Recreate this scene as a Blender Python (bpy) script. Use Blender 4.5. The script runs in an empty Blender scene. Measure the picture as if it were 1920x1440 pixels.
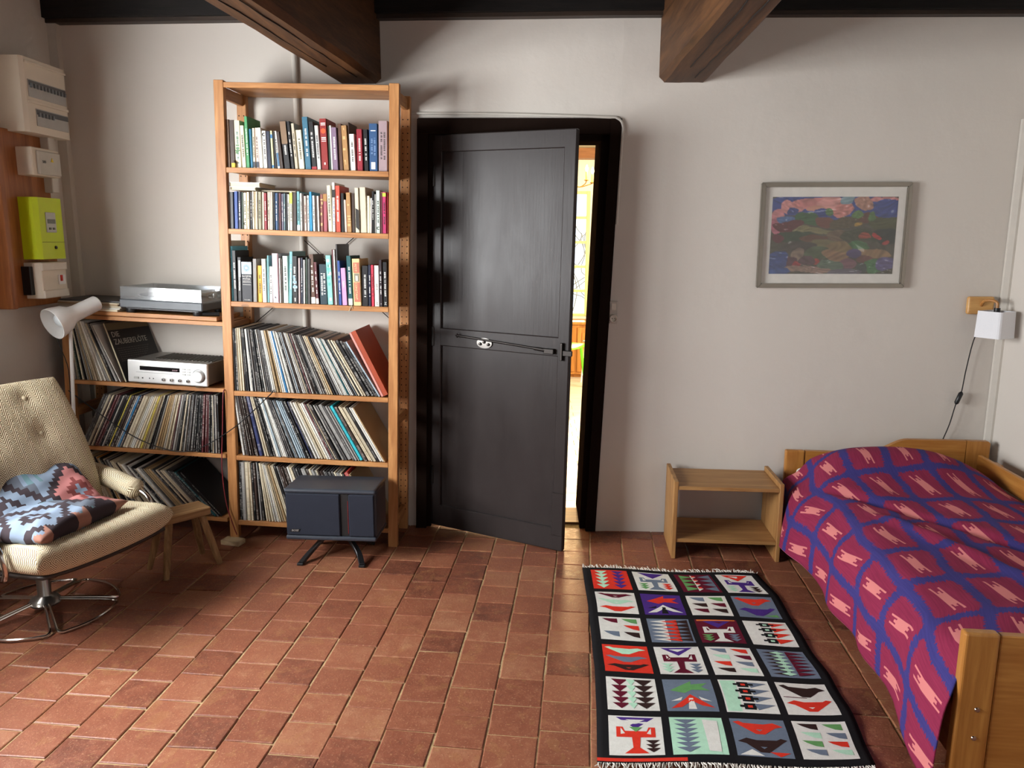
import bpy, bmesh, math, random
from mathutils import Vector, Matrix, noise as mnoise

# ---------------------------------------------------------------- camera, world, lights, exposure
SC = bpy.context.scene
COL = SC.collection
random.seed(7)

CAM_POS = Vector((0.0, -3.953, 1.523))
CAM_RIGHT = Vector((0.99952, 0.03095, 0.00536)).normalized()
CAM_FWD = Vector((-0.02945, 0.98278, -0.18217)).normalized()
CAM_RIGHT = (CAM_RIGHT - CAM_FWD * CAM_RIGHT.dot(CAM_FWD)).normalized()
CAM_UP = CAM_RIGHT.cross(CAM_FWD)
cam_data = bpy.data.cameras.new('camera')
cam_data.sensor_width = 36.0
cam_data.lens = 1461.0 / 1920.0 * 36.0
cam_data.clip_start = 0.05
cam_data.clip_end = 200
cam = bpy.data.objects.new('camera', cam_data)
COL.objects.link(cam)
mw = Matrix((CAM_RIGHT, CAM_UP, -CAM_FWD)).transposed().to_4x4()
mw.translation = CAM_POS
cam.matrix_world = mw
SC.camera = cam

world = bpy.data.worlds.new('sky')
SC.world = world
world.use_nodes = True
wn = world.node_tree
bg = wn.nodes['Background']
bg.inputs[0].default_value = (0.78, 0.88, 1.0, 1)
bg.inputs[1].default_value = 2.2

SC.view_settings.view_transform = 'Standard'
SC.view_settings.look = 'None'
SC.view_settings.gamma = 1
SC.view_settings.use_curve_mapping = False
SC.view_settings.exposure = -0.06


def area_light(name, loc, direction, sx, sy, power, color):
    l = bpy.data.lights.new(name, 'AREA')
    l.shape = 'RECTANGLE'
    l.size, l.size_y = sx, sy
    l.energy = power
    l.color = color
    o = bpy.data.objects.new(name, l)
    COL.objects.link(o)
    d = Vector(direction).normalized()
    z = -d
    x = Vector((0, 0, 1)).cross(z).normalized()
    y = z.cross(x)
    m = Matrix((x, y, z)).transposed().to_4x4()
    m.translation = Vector(loc)
    o.matrix_world = m
    return o


# daylight of near left window and next room; far and front: unseen added fill
area_light('daylight_window_near', (-2.70, -2.05, 1.50), (1, 0, -0.05), 1.76, 1.22, 325, (0.975, 0.99, 1.0))
area_light('added_fill_far', (-2.70, -4.70, 1.50), (1, 0, -0.05), 0.86, 1.22, 16, (0.93, 0.97, 1.0))
area_light('added_fill_front', (0.6, -6.95, 1.55), (0, 1, -0.05), 1.40, 1.25, 6, (0.93, 0.97, 1.0))
area_light('daylight_next_room', (2.35, 2.6, 1.6), (-1, -0.15, -0.25), 1.6, 1.4, 190, (1.0, 0.95, 0.85))
# low sun shining through the far window of the next room towards the door gap
sun_data = bpy.data.lights.new('low_sun', 'SUN')
sun_data.energy = 2.0
sun_data.color = (1.0, 0.64, 0.30)
sun_data.angle = math.radians(5.0)
sun = bpy.data.objects.new('low_sun', sun_data)
COL.objects.link(sun)
sun.location = (0.6, 12, 4)
sun.rotation_euler = Vector((-0.040, -0.955, -0.325)).to_track_quat('-Z', 'Y').to_euler()

# ---------------------------------------------------------------- helpers
MATS = {}


def lin(c):
    out = []
    for v in c[:3]:
        v = v / 255.0
        out.append(v / 12.92 if v <= 0.04045 else ((v + 0.055) / 1.055) ** 2.4)
    return (out[0], out[1], out[2], 1.0)


class NT:
    """small wrapper to write node graphs as expressions"""
    def __init__(self, name, rough=0.6, spec=0.5, metallic=0.0):
        self.mat = bpy.data.materials.new(name)
        self.mat.use_nodes = True
        self.t = self.mat.node_tree
        self.b = self.t.nodes['Principled BSDF']
        self.b.inputs['Roughness'].default_value = rough
        self.b.inputs['Specular IOR Level'].default_value = spec
        self.b.inputs['Metallic'].default_value = metallic

    def n(self, typ, **kw):
        nd = self.t.nodes.new(typ)
        for k, v in kw.items():
            setattr(nd, k, v)
        return nd

    def put(self, sock, v):
        if isinstance(v, bpy.types.NodeSocket):
            self.t.links.new(v, sock)
        elif v is not None:
            sock.default_value = v

    def m(self, op, a, b=None, c=None, clamp=False):
        nd = self.n('ShaderNodeMath', operation=op)
        nd.use_clamp = clamp
        for i, v in enumerate((a, b, c)):
            self.put(nd.inputs[i], v)
        return nd.outputs[0]

    def mix(self, f, a, b, mode='MIX'):
        nd = self.n('ShaderNodeMix', data_type='RGBA', blend_type=mode)
        self.put(nd.inputs[0], f)
        self.put(nd.inputs[6], a)
        self.put(nd.inputs[7], b)
        return nd.outputs[2]

    def coord(self, kind='Object'):
        return self.n('ShaderNodeTexCoord').outputs[kind]

    def pos(self):
        return self.n('ShaderNodeNewGeometry').outputs['Position']

    def vscale(self, v, s):
        nd = self.n('ShaderNodeMapping')
        self.put(nd.inputs[0], v)
        nd.inputs['Scale'].default_value = s
        return nd.outputs[0]

    def sep(self, v):
        nd = self.n('ShaderNodeSeparateXYZ')
        self.put(nd.inputs[0], v)
        return nd.outputs

    def comb(self, x, y, z):
        nd = self.n('ShaderNodeCombineXYZ')
        for i, v in enumerate((x, y, z)):
            self.put(nd.inputs[i], v)
        return nd.outputs[0]

    def noise(self, v, scale, detail=3, rough=0.55, dist=0.0, out='Fac'):
        nd = self.n('ShaderNodeTexNoise')
        self.put(nd.inputs['Vector'], v)
        nd.inputs['Scale'].default_value = scale
        nd.inputs['Detail'].default_value = detail
        nd.inputs['Roughness'].default_value = rough
        nd.inputs['Distortion'].default_value = dist
        return nd.outputs[out]

    def ramp(self, f, stops):
        nd = self.n('ShaderNodeValToRGB')
        e = nd.color_ramp.elements
        while len(e) < len(stops):
            e.new(0.5)
        for i, (p, c) in enumerate(stops):
            e[i].position = p
            e[i].color = c
        self.put(nd.inputs[0], f)
        return nd.outputs[0]

    def bump(self, h, strength=0.3, dist=0.01):
        nd = self.n('ShaderNodeBump')
        nd.inputs['Strength'].default_value = strength
        nd.inputs['Distance'].default_value = dist
        self.put(nd.inputs['Height'], h)
        self.t.links.new(nd.outputs[0], self.b.inputs['Normal'])

    def color(self, c):
        self.put(self.b.inputs['Base Color'], c)

    def rough(self, r):
        self.put(self.b.inputs['Roughness'], r)


def plain(name, rgb, rough=0.5, metallic=0.0, spec=0.5, var=0.08):
    """single-colour paint or plastic with a faint mottling"""
    if name in MATS:
        return MATS[name]
    g = NT(name, rough, spec, metallic)
    c = lin(rgb)
    f = g.noise(g.coord(), 22.0, 3)
    d = tuple(max(0, v * (1 - 2 * var)) for v in c[:3]) + (1,)
    l = tuple(min(1, v * (1 + var)) for v in c[:3]) + (1,)
    g.color(g.mix(f, d, l))
    MATS[name] = g.mat
    return g.mat


def wood(name, light, dark, axis='x', scale=1.0, rough=0.45, spec=0.4, knots=True):
    if name in MATS:
        return MATS[name]
    g = NT(name, rough, spec)
    co = g.coord()
    rnd = g.n('ShaderNodeObjectInfo').outputs['Random']
    off = g.n('ShaderNodeVectorMath', operation='ADD')
    g.put(off.inputs[0], co)
    g.put(off.inputs[1], g.comb(g.m('MULTIPLY', rnd, 13.0), g.m('MULTIPLY', rnd, 7.0), g.m('MULTIPLY', rnd, 5.0)))
    s = {'x': (1.2, 16, 16), 'y': (16, 1.2, 16), 'z': (16, 16, 1.2)}[axis]
    v = g.vscale(off.outputs[0], tuple(k * scale for k in s))
    n1 = g.noise(v, 2.2, 4, 0.6, 0.6)
    n2 = g.noise(v, 9.0, 2, 0.5)
    f = g.m('ADD', g.m('MULTIPLY', n1, 0.75), g.m('MULTIPLY', n2, 0.25))
    col = g.ramp(f, [(0.33, lin(dark)), (0.52, tuple((a + b) / 2 for a, b in zip(lin(dark), lin(light)))), (0.66, lin(light))])
    if knots:
        vk = g.n('ShaderNodeTexVoronoi', feature='F1')
        sk = {'x': (3, 9, 9), 'y': (9, 3, 9), 'z': (9, 9, 3)}[axis]
        g.put(vk.inputs['Vector'], g.vscale(off.outputs[0], tuple(k * scale for k in sk)))
        vk.inputs['Scale'].default_value = 1.0
        kf = g.m('LESS_THAN', vk.outputs['Distance'], 0.085)
        col = g.mix(g.m('MULTIPLY', kf, 0.55), col, tuple(v * 0.3 for v in lin(dark)[:3]) + (1,))
    g.color(col)
    g.bump(n2, 0.08, 0.004)
    MATS[name] = g.mat
    return g.mat


def box(bm, c, s, bev=0.0, rot=None, mat=0):
    """axis-aligned (or rotated) box of full size s centred on c"""
    r = bmesh.ops.create_cube(bm, size=1.0)
    vs = r['verts']
    bmesh.ops.scale(bm, vec=Vector(s), verts=vs)
    if bev > 0:
        es = list({e for v in vs for e in v.link_edges})
        rb = bmesh.ops.bevel(bm, geom=es, offset=min(bev, min(s) * 0.45), segments=1 if bev < 0.006 else 3, affect='EDGES', profile=0.5)
        vs = list({v for f in rb['faces'] for v in f.verts} | {v for v in vs if v.is_valid})
    if rot is not None:
        bmesh.ops.rotate(bm, cent=(0, 0, 0), matrix=rot, verts=vs)
    bmesh.ops.translate(bm, vec=Vector(c), verts=vs)
    if mat:
        for f in {f for v in vs for f in v.link_faces}:
            f.material_index = mat
    return vs


def frame_of(d):
    d = d.normalized()
    a = Vector((0, 0, 1)) if abs(d.z) < 0.9 else Vector((1, 0, 0))
    u = a.cross(d).normalized()
    return u, d.cross(u).normalized()


def tube(bm, pts, r, seg=10, cap=True, closed=False, mat=0):
    """round tube along a polyline; r is one radius or one per point"""
    pts = [Vector(p) for p in pts]
    n = len(pts)
    rs = r if isinstance(r, (list, tuple)) else [r] * n
    rings = []
    u = None
    for i, p in enumerate(pts):
        if closed:
            d = pts[(i + 1) % n] - pts[i - 1]
        else:
            d = pts[min(i + 1, n - 1)] - pts[max(i - 1, 0)]
        d.normalize()
        if u is None:
            u, w = frame_of(d)
        else:
            u = (u - d * u.dot(d))
            u = u.normalized() if u.length > 1e-6 else frame_of(d)[0]
            w = d.cross(u).normalized()
        rings.append([bm.verts.new(p + (u * math.cos(2 * math.pi * k / seg) + w * math.sin(2 * math.pi * k / seg)) * rs[i]) for k in range(seg)])
    last = n if closed else n - 1
    for i in range(last):
        a, b = rings[i], rings[(i + 1) % n]
        for k in range(seg):
            f = bm.faces.new((a[k], a[(k + 1) % seg], b[(k + 1) % seg], b[k]))
            f.material_index = mat
    if cap and not closed:
        for ring in (rings[0][::-1], rings[-1]):
            f = bm.faces.new(ring)
            f.material_index = mat


def lathe(bm, prof, seg=24, mtx=None, mat=0):
    """surface of revolution round z; prof = [(r, z), ...]"""
    rings = []
    for r, z in prof:
        if r < 1e-6:
            rings.append([bm.verts.new((mtx @ Vector((0, 0, z))) if mtx else (0, 0, z))])
        else:
            ring = []
            for k in range(seg):
                p = Vector((r * math.cos(2 * math.pi * k / seg), r * math.sin(2 * math.pi * k / seg), z))
                ring.append(bm.verts.new((mtx @ p) if mtx else p))
            rings.append(ring)
    for a, b in zip(rings[:-1], rings[1:]):
        for k in range(seg):
            k2 = (k + 1) % seg
            if len(a) == 1 and len(b) == 1:
                continue
            if len(a) == 1:
                f = bm.faces.new((a[0], b[k2], b[k]))
            elif len(b) == 1:
                f = bm.faces.new((a[k], a[k2], b[0]))
            else:
                f = bm.faces.new((a[k], a[k2], b[k2], b[k]))
            f.material_index = mat


def prism(bm, poly, axis, a, b, mat=0):
    """extrude a 2D outline along axis 'x','y' or 'z' from a to b"""
    def p3(p, t):
        return {'x': (t, p[0], p[1]), 'y': (p[0], t, p[1]), 'z': (p[0], p[1], t)}[axis]
    va = [bm.verts.new(p3(p, a)) for p in poly]
    vb = [bm.verts.new(p3(p, b)) for p in poly]
    n = len(poly)
    fs = [bm.faces.new(va), bm.faces.new(vb[::-1])]
    for i in range(n):
        fs.append(bm.faces.new((va[i], vb[i], vb[(i + 1) % n], va[(i + 1) % n])))
    for f in fs:
        f.material_index = mat
    return va + vb


def grid(bm, nu, nv, fn, mat=0, matfn=None, uvfn=None):
    """open grid surface; fn(i/nu, j/nv) -> xyz"""
    vs = [[bm.verts.new(fn(i / nu, j / nv)) for j in range(nv + 1)] for i in range(nu + 1)]
    uvl = bm.loops.layers.uv.verify() if uvfn else None
    for i in range(nu):
        for j in range(nv):
            f = bm.faces.new((vs[i][j], vs[i + 1][j], vs[i + 1][j + 1], vs[i][j + 1]))
            f.material_index = matfn((i + 0.5) / nu, (j + 0.5) / nv) if matfn else mat
            if uvl:
                for lp, (a, b) in zip(f.loops, ((i, j), (i + 1, j), (i + 1, j + 1), (i, j + 1))):
                    lp[uvl].uv = uvfn(a / nu, b / nv)
    return vs


def obj(name, bm, mats, parent=None, smooth=False, recalc=True):
    if recalc:
        bmesh.ops.recalc_face_normals(bm, faces=bm.faces)
    me = bpy.data.meshes.new(name)
    bm.to_mesh(me)
    bm.free()
    if not isinstance(mats, (list, tuple)):
        mats = [mats]
    for m in mats:
        me.materials.append(m)
    if smooth:
        me.polygons.foreach_set('use_smooth', [True] * len(me.polygons))
        if smooth == 'auto':
            me.set_sharp_from_angle(angle=math.radians(35))
    o = bpy.data.objects.new(name, me)
    COL.objects.link(o)
    if parent:
        o.parent = parent
    return o


def tag(o, label, cat, group=None):
    o['label'] = label
    o['category'] = cat
    if group:
        o['group'] = group
    return o


def thing(name, label, cat, loc=(0, 0, 0), rot=(0, 0, 0), group=None):
    o = bpy.data.objects.new(name, None)
    o.empty_display_size = 0.05
    COL.objects.link(o)
    o.location = loc
    o.rotation_euler = rot
    return tag(o, label, cat, group)


def struct(o):
    o['kind'] = 'structure'
    return o


def B():
    return bmesh.new()


def part_box(name, c, s, mat, parent, bev=0.0, rot=None):
    bm = B()
    box(bm, c, s, bev, rot)
    return obj(name, bm, mat, parent)


def text_part(name, body, size, mat, parent, mtx, sx=1.0, depth=0.0004, align='CENTER'):
    """lettering as real thin mesh; mtx maps the text plane (x right, y up, z out) into the parent's space"""
    cu = bpy.data.curves.new('lettering', 'FONT')
    cu.body = body
    cu.size = size
    cu.extrude = depth
    cu.align_x = align
    cu.align_y = 'CENTER'
    cu.resolution_u = 2
    t = bpy.data.objects.new('lettering', cu)
    me = bpy.data.meshes.new_from_object(t)
    bpy.data.objects.remove(t)
    bpy.data.curves.remove(cu)
    me.transform(mtx @ Matrix.Diagonal((sx, 1, 1, 1)))
    me.materials.clear()
    me.materials.append(mat)
    o = bpy.data.objects.new(name, me)
    COL.objects.link(o)
    o.parent = parent
    return o


def mat3(x, y, z, t):
    m = Matrix((Vector(x), Vector(y), Vector(z))).transposed().to_4x4()
    m.translation = Vector(t)
    return m


def smoothstep(a, b, x):
    t = max(0.0, min(1.0, (x - a) / (b - a)))
    return t * t * (3 - 2 * t)


def catmull(pts, n=8):
    pts = [Vector(p) for p in pts]
    P = [pts[0] * 2 - pts[1]] + pts + [pts[-1] * 2 - pts[-2]]
    out = []
    for i in range(1, len(P) - 2):
        p0, p1, p2, p3 = P[i - 1:i + 3]
        for k in range(n):
            t = k / n
            out.append(0.5 * ((2 * p1) + (p2 - p0) * t + (2 * p0 - 5 * p1 + 4 * p2 - p3) * t * t + (3 * p1 - p0 - 3 * p2 + p3) * t ** 3))
    out.append(pts[-1])
    return out


PINE = lambda ax: wood('pine_' + ax, (196, 142, 88), (152, 98, 54), ax)

# ---------------------------------------------------------------- setting: materials
def mat_plaster(name, base):
    g = NT(name, 0.85, 0.2)
    p = g.pos()
    n1 = g.noise(p, 1.3, 4, 0.6)
    n2 = g.noise(p, 14.0, 5, 0.6)
    c = lin(base)
    g.color(g.mix(n1, tuple(v * 0.93 for v in c[:3]) + (1,), c))
    g.bump(g.m('ADD', g.m('MULTIPLY', n1, 2.0), g.m('MULTIPLY', n2, 0.35)), 0.25, 0.02)
    return g.mat


M_WALL = mat_plaster('white_plaster', (213, 206, 197))
M_WALL2 = mat_plaster('cream_plaster', (242, 232, 206))


def mat_tile():
    g = NT('terracotta', 0.42, 0.4)
    p = g.pos()
    rnd = g.n('ShaderNodeObjectInfo').outputs['Random']
    isl = g.n('ShaderNodeNewGeometry').outputs['Random Per Island']
    n1 = g.noise(p, 6.0, 5, 0.65)
    n2 = g.noise(p, 28.0, 5, 0.7)
    n3 = g.noise(p, 130.0, 3, 0.7)
    k = g.m('FRACT', g.m('ADD', rnd, isl))
    f = g.m('ADD', g.m('ADD', g.m('MULTIPLY', k, 0.30), g.m('MULTIPLY', n1, 0.40)), g.m('MULTIPLY', n2, 0.36))
    col = g.ramp(f, [(0.30, lin((92, 52, 40))), (0.46, lin((128, 74, 54))), (0.62, lin((144, 88, 64))), (0.80, lin((164, 116, 86)))])
    # ochre stains, pale scuffs and sandy specks of old worn clay
    st = g.noise(p, 11.0, 3, 0.6, 0.8)
    col = g.mix(g.m('MULTIPLY', g.m('GREATER_THAN', st, 0.60), 0.16), col, lin((168, 128, 78)))
    sc = g.m('MULTIPLY', g.m('SUBTRACT', n2, 0.54), 3.0, None, True)
    col = g.mix(g.m('MULTIPLY', sc, 0.30), col, lin((198, 150, 116)))
    sp = g.m('GREATER_THAN', n3, 0.62)
    col = g.mix(g.m('MULTIPLY', sp, 0.34), col, lin((208, 172, 134)))
    dk = g.m('LESS_THAN', n3, 0.36)
    col = g.mix(g.m('MULTIPLY', dk, 0.35), col, lin((84, 46, 36)))
    g.color(col)
    g.rough(g.m('ADD', g.m('MULTIPLY', n2, 0.40), 0.24))
    g.bump(g.m('ADD', n2, g.m('MULTIPLY', n3, 0.5)), 0.32, 0.006)
    return g.mat


M_TILE = mat_tile()
g = NT('mortar', 0.9, 0.2)
g.color(g.mix(g.noise(g.pos(), 60.0, 4, 0.7), lin((104, 78, 54)), lin((222, 194, 146))))
g.bump(g.noise(g.pos(), 120.0, 3), 0.4, 0.006)
M_MORTAR = g.mat

M_BEAM = wood('old_oak', (96, 62, 34), (54, 32, 16), 'y', 0.8, 0.6, 0.3, False)
M_PLATE = wood('blackened_oak', (30, 25, 22), (12, 10, 9), 'x', 1.0, 0.6, 0.3, False)
M_PLANK = wood('dark_plank', (40, 30, 24), (20, 14, 10), 'x', 1.0, 0.7, 0.2, False)


def mat_door(name, base, rough):
    g = NT(name, rough, 0.19)
    p = g.coord()
    n1 = g.noise(g.vscale(p, (3, 3, 1.2)), 2.0, 4, 0.6)
    n2 = g.noise(g.vscale(p, (30, 30, 2.0)), 3.0, 3)
    c = lin(base)
    g.color(g.mix(n1, tuple(v * 0.75 for v in c[:3]) + (1,), tuple(v * 1.2 for v in c[:3]) + (1,)))
    g.rough(g.m('ADD', g.m('MULTIPLY', n1, 0.22), rough - 0.08))
    g.bump(n2, 0.12, 0.004)
    return g.mat


M_DOOR = mat_door('grey_brown_gloss_paint', (48, 42, 41), 0.34)
M_DFRAME = mat_door('black_brown_paint', (34, 25, 21), 0.62)
M_DFRAME.node_tree.nodes['Principled BSDF'].inputs['Specular IOR Level'].default_value = 0.0
M_IRON = plain('blackened_iron', (52, 48, 46), 0.38, 0.85)
M_CHROME = plain('chrome', (205, 200, 195), 0.14, 1.0, 0.5, 0.03)
M_WHITE = plain('white_enamel', (236, 236, 234), 0.35, 0, 0.5, 0.02)
M_WPLAST = plain('off_white_plastic', (222, 214, 200), 0.5, 0, 0.5, 0.03)
M_BLACKP = plain('black_plastic', (22, 22, 24), 0.4, 0, 0.5, 0.05)


# ---------------------------------------------------------------- floor of separate terracotta tiles
def yw(x):
    """the back wall runs slightly askew left of the door"""
    return 0.0 if x > 0.33 else 0.037 * (0.33 - x)


FX0, FX1, FY0, FY1 = -2.43, 2.36, -6.5, 0.12
bm = B()
prism(bm, [(FX0 - 0.4, FY0 - 0.4), (FX1 + 0.1, FY0 - 0.4), (FX1 + 0.1, 0.16), (FX0 - 0.4, 0.16)], 'z', -0.14, -0.0042)
FLOOR = struct(obj('floor', bm, M_MORTAR))
FLOOR['label'] = 'old terracotta tiled floor with pale sandy joints'

TS = 0.1612
TILE_ANG = 0.066
tx = Vector((math.cos(TILE_ANG), -math.sin(TILE_ANG), 0))
ty = Vector((math.sin(TILE_ANG), math.cos(TILE_ANG), 0))
T_ORG = Vector((0.273, -0.42, 0))


def project(p):
    d = Vector(p) - CAM_POS
    z = d.dot(CAM_FWD)
    if z < 0.2:
        return None
    return (960 + 1461 * d.dot(CAM_RIGHT) / z, 720 - 1461 * d.dot(CAM_UP) / z, z)


def tile_mesh(seed, bmx=None, mtx=None):
    r = random.Random(seed)
    own = bmx is None
    bmx = bmx or bmesh.new()
    gx, gy = 0.0018 + 0.0016 * r.random(), 0.0016 + 0.0010 * r.random()
    hx, hy = TS / 2 - gx, TS / 2 - gy
    base, mid, top = [], [], []
    for sx, sy in ((-1, -1), (1, -1), (1, 1), (-1, 1)):
        jx, jy = r.uniform(-0.0022, 0.0022), r.uniform(-0.0024, 0.0024)
        for lst, ins, z in ((base, 0, -0.012), (mid, 0.0, -0.0022), (top, 0.0034, 0.0)):
            p = Vector((sx * (hx - ins) + jx, sy * (hy - ins) + jy, z))
            lst.append(bmx.verts.new(mtx @ p if mtx else p))
    bmx.faces.new(top)
    for i in range(4):
        k = (i + 1) % 4
        bmx.faces.new((base[i], base[k], mid[k], mid[i]))
        bmx.faces.new((mid[i], mid[k], top[k], top[i]))
    if own:
        me = bpy.data.meshes.new('tile')
        bmx.to_mesh(me)
        bmx.free()
        me.materials.append(M_TILE)
        return me


tile_variants = [tile_mesh(100 + i) for i in range(10)]
cells = []
rt = random.Random(3)
for i in range(-22, 18):
    ph = (0.5 if i % 2 else 0.0) + rt.uniform(-0.22, 0.22)
    for j in range(-42, 6):
        c = T_ORG + tx * ((i + 0.5) * TS) + ty * ((j + ph) * TS)
        if c.x < FX0 - 0.05 or c.y < FY0 or c.y > yw(c.x) + 0.1:
            continue
        if c.x > 2.33 + 0.07 * c.y + 0.05:
            continue
        pr = project(c)
        vis = pr is not None and -60 < pr[0] < 1980 and 900 < pr[1] < 1500
        under = (0.25 < c.x < 1.02 and -1.85 < c.y < -0.52) or (c.x > 1.36 + 0.07 * c.y and c.y > -1.95)
        if c.y > -0.12 and -1.6 < c.x < -0.7:
            under = True
        cells.append((c, pr[2] if vis and not under else 99.0))
cells.sort(key=lambda t: t[1])
rest = B()
for k, (c, d) in enumerate(cells):
    rz = -TILE_ANG + rt.uniform(-0.008, 0.008)
    tilt = (rt.uniform(-0.006, 0.006), rt.uniform(-0.006, 0.006), rz)
    dz = rt.uniform(-0.0012, 0.0006)
    if k < 300:
        o = bpy.data.objects.new('tile', tile_variants[rt.randrange(10)])
        COL.objects.link(o)
        o.parent = FLOOR
        o.location = (c.x, c.y, dz)
        o.rotation_euler = tilt
    else:
        tile_mesh(1000 + k, rest, Matrix.Translation((c.x, c.y, dz)) @ Matrix.Rotation(rz, 4, 'Z'))
o = obj('tiles', rest, M_TILE, FLOOR, recalc=False)
o['kind'] = 'stuff'

# ---------------------------------------------------------------- walls
LX = -2.42
RXW = lambda y: 2.335 + 0.07 * y
oL = lambda z: -0.625 + 0.040 * z / 2.1
oR = lambda z: 0.325 + 0.078 * z / 2.1
oT = lambda x: 2.106 - 0.022 * (x + 0.6)
WT = 0.42
CEIL = 2.80
bm = B()
stations = [lambda z: LX - 0.1, lambda z: -1.5, oL, oR, lambda z: 2.45]
zt = [0.0, 'T', CEIL]


def wall_pt(i, j, back):
    if zt[j] == 'T':
        x = stations[i](2.1)
        z = oT(x)
    else:
        z = zt[j]
        x = stations[i](z if z < 2.1 else 2.1)
    y = WT if back else yw(x)
    return (x, y, z if j else -0.02)


V = {(i, j, k): bm.verts.new(wall_pt(i, j, k)) for i in range(5) for j in range(3) for k in (0, 1)}
for i in range(4):
    for j in range(2):
        if i == 2 and j == 0:
            continue
        bm.faces.new((V[i, j, 0], V[i + 1, j, 0], V[i + 1, j + 1, 0], V[i, j + 1, 0]))
        bm.faces.new((V[i, j, 1], V[i, j + 1, 1], V[i + 1, j + 1, 1], V[i + 1, j, 1]))
for i in (2, 3):
    bm.faces.new((V[i, 0, 0], V[i, 0, 1], V[i, 1, 1], V[i, 1, 0]))
bm.faces.new((V[2, 1, 0], V[3, 1, 0], V[3, 1, 1], V[2, 1, 1]))
WB = struct(obj('wall_back', bm, M_WALL))
WB['label'] = 'uneven white plaster back wall with door opening'


def wall_with_openings(name, axis_pt, length, holes, thick, flip):
    """wall in its own u (along) / z plane with rectangular openings; axis_pt(u, w) -> xy, w = depth outwards"""
    us = sorted({0.0, length} | {h[0] for h in holes} | {h[1] for h in holes})
    zs = sorted({-0.02, CEIL} | {h[2] for h in holes} | {h[3] for h in holes})
    bmw = B()

    def inh(u, z):
        return any(h[0] < u < h[1] and h[2] < z < h[3] for h in holes)
    cache = {}

    def v(u, z, w):
        k = (round(u, 4), round(z, 4), round(w, 4))
        if k not in cache:
            p = axis_pt(u, w)
            cache[k] = bmw.verts.new((p[0], p[1], z))
        return cache[k]
    for a, b in zip(us[:-1], us[1:]):
        for c, d in zip(zs[:-1], zs[1:]):
            if inh((a + b) / 2, (c + d) / 2):
                continue
            for w in (0, thick):
                bmw.faces.new((v(a, c, w), v(b, c, w), v(b, d, w), v(a, d, w)))
    for h in holes:
        a, b, c, d = h
        for p, q in (((a, c), (b, c)), ((b, c), (b, d)), ((b, d), (a, d)), ((a, d), (a, c))):
            bmw.faces.new((v(p[0], p[1], 0), v(q[0], q[1], 0), v(q[0], q[1], thick), v(p[0], p[1], thick)))
    return struct(obj(name, bmw, M_WALL))


wall_with_openings('wall_left', lambda u, w: (LX - w, -6.6 + u), 6.75, [(1.43, 2.37, 0.86, 2.14), (3.62, 5.48, 0.86, 2.14)], 0.24, 0)
wall_with_openings('wall_right', lambda u, w: (RXW(-6.6 + u) + w, -6.6 + u), 6.75, [], 0.3, 0)
wall_with_openings('wall_front', lambda u, w: (-2.9 + u, -6.5 - w), 5.6, [(2.8, 4.2, 0.9, 2.15)], 0.4, 0)


def window(name, ctr, along, out, w, h):
    """casement window: frame, two sashes of three panes"""
    along, out = Vector(along), Vector(out)
    fm = wood('window_paint', (232, 230, 224), (214, 210, 202), 'z', 1.0, 0.4, 0.4, False)
    root = bpy.data.objects.new(name, None)
    COL.objects.link(root)
    struct(root)
    root.matrix_world = mat3(along, out, (0, 0, 1), ctr)
    bmf = B()
    for s in (-1, 1):
        box(bmf, (s * (w / 2 - 0.03), 0, 0), (0.06, 0.06, h), 0.004)
        box(bmf, (0, 0, s * (h / 2 - 0.03)), (w, 0.06, 0.06), 0.004)
    obj('window_frame', bmf, fm, root)
    for s in (-1, 1):
        bms = B()
        cx = s * (w / 4 - 0.015)
        sw = w / 2 - 0.05
        for t in (-1, 1):
            box(bms, (cx + t * (sw / 2 - 0.022), -0.01, 0), (0.044, 0.045, h - 0.12), 0.003)
        for k in range(4):
            box(bms, (cx, -0.01, -h / 2 + 0.08 + k * (h - 0.16) / 3), (sw, 0.045, 0.035), 0.003)
        sash = obj('sash', bms, fm, root)
        for k in range(3):
            part_box('pane', (cx, -0.01, -h / 2 + 0.08 + (k + 0.5) * (h - 0.16) / 3), (sw - 0.08, 0.004, (h - 0.16) / 3 - 0.03), M_GLASS, sash)
    return root


g = NT('clear_glass', 0.05)
tr = g.n('ShaderNodeBsdfTransparent')
gl = g.n('ShaderNodeBsdfGlossy')
gl.inputs['Roughness'].default_value = 0.02
mx = g.n('ShaderNodeMixShader')
mx.inputs[0].default_value = 0.06
g.t.links.new(tr.outputs[0], mx.inputs[1])
g.t.links.new(gl.outputs[0], mx.inputs[2])
g.t.links.new(mx.outputs[0], g.t.nodes['Material Output'].inputs[0])
M_GLASS = g.mat

window('window_1', (-2.625, -2.05, 1.5), (0, 1, 0), (-1, 0, 0), 1.85, 1.27)
window('window_2', (-2.625, -4.70, 1.5), (0, 1, 0), (-1, 0, 0), 0.93, 1.27)  # unseen window, added to let in general fill
window('window_3', (0.60, -6.86, 1.525), (-1, 0, 0), (0, -1, 0), 1.40, 1.25)  # unseen window behind the camera, added for frontal fill

# ceiling: dark boards laid across the beams
bm = B()
prism(bm, [(-2.9, -7.0), (2.7, -7.0), (2.7, 0.42), (-2.9, 0.42)], 'z', CEIL + 0.03, CEIL + 0.12)
CE = struct(obj('ceiling', bm, M_PLANK))
CE['label'] = 'dark plank ceiling above the beams'
for k in range(38):
    part_box('plank', (-0.1, 0.30 - k * 0.19, CEIL + 0.015), (5.4, 0.184, 0.03), M_PLANK, CE, 0.003)


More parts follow.
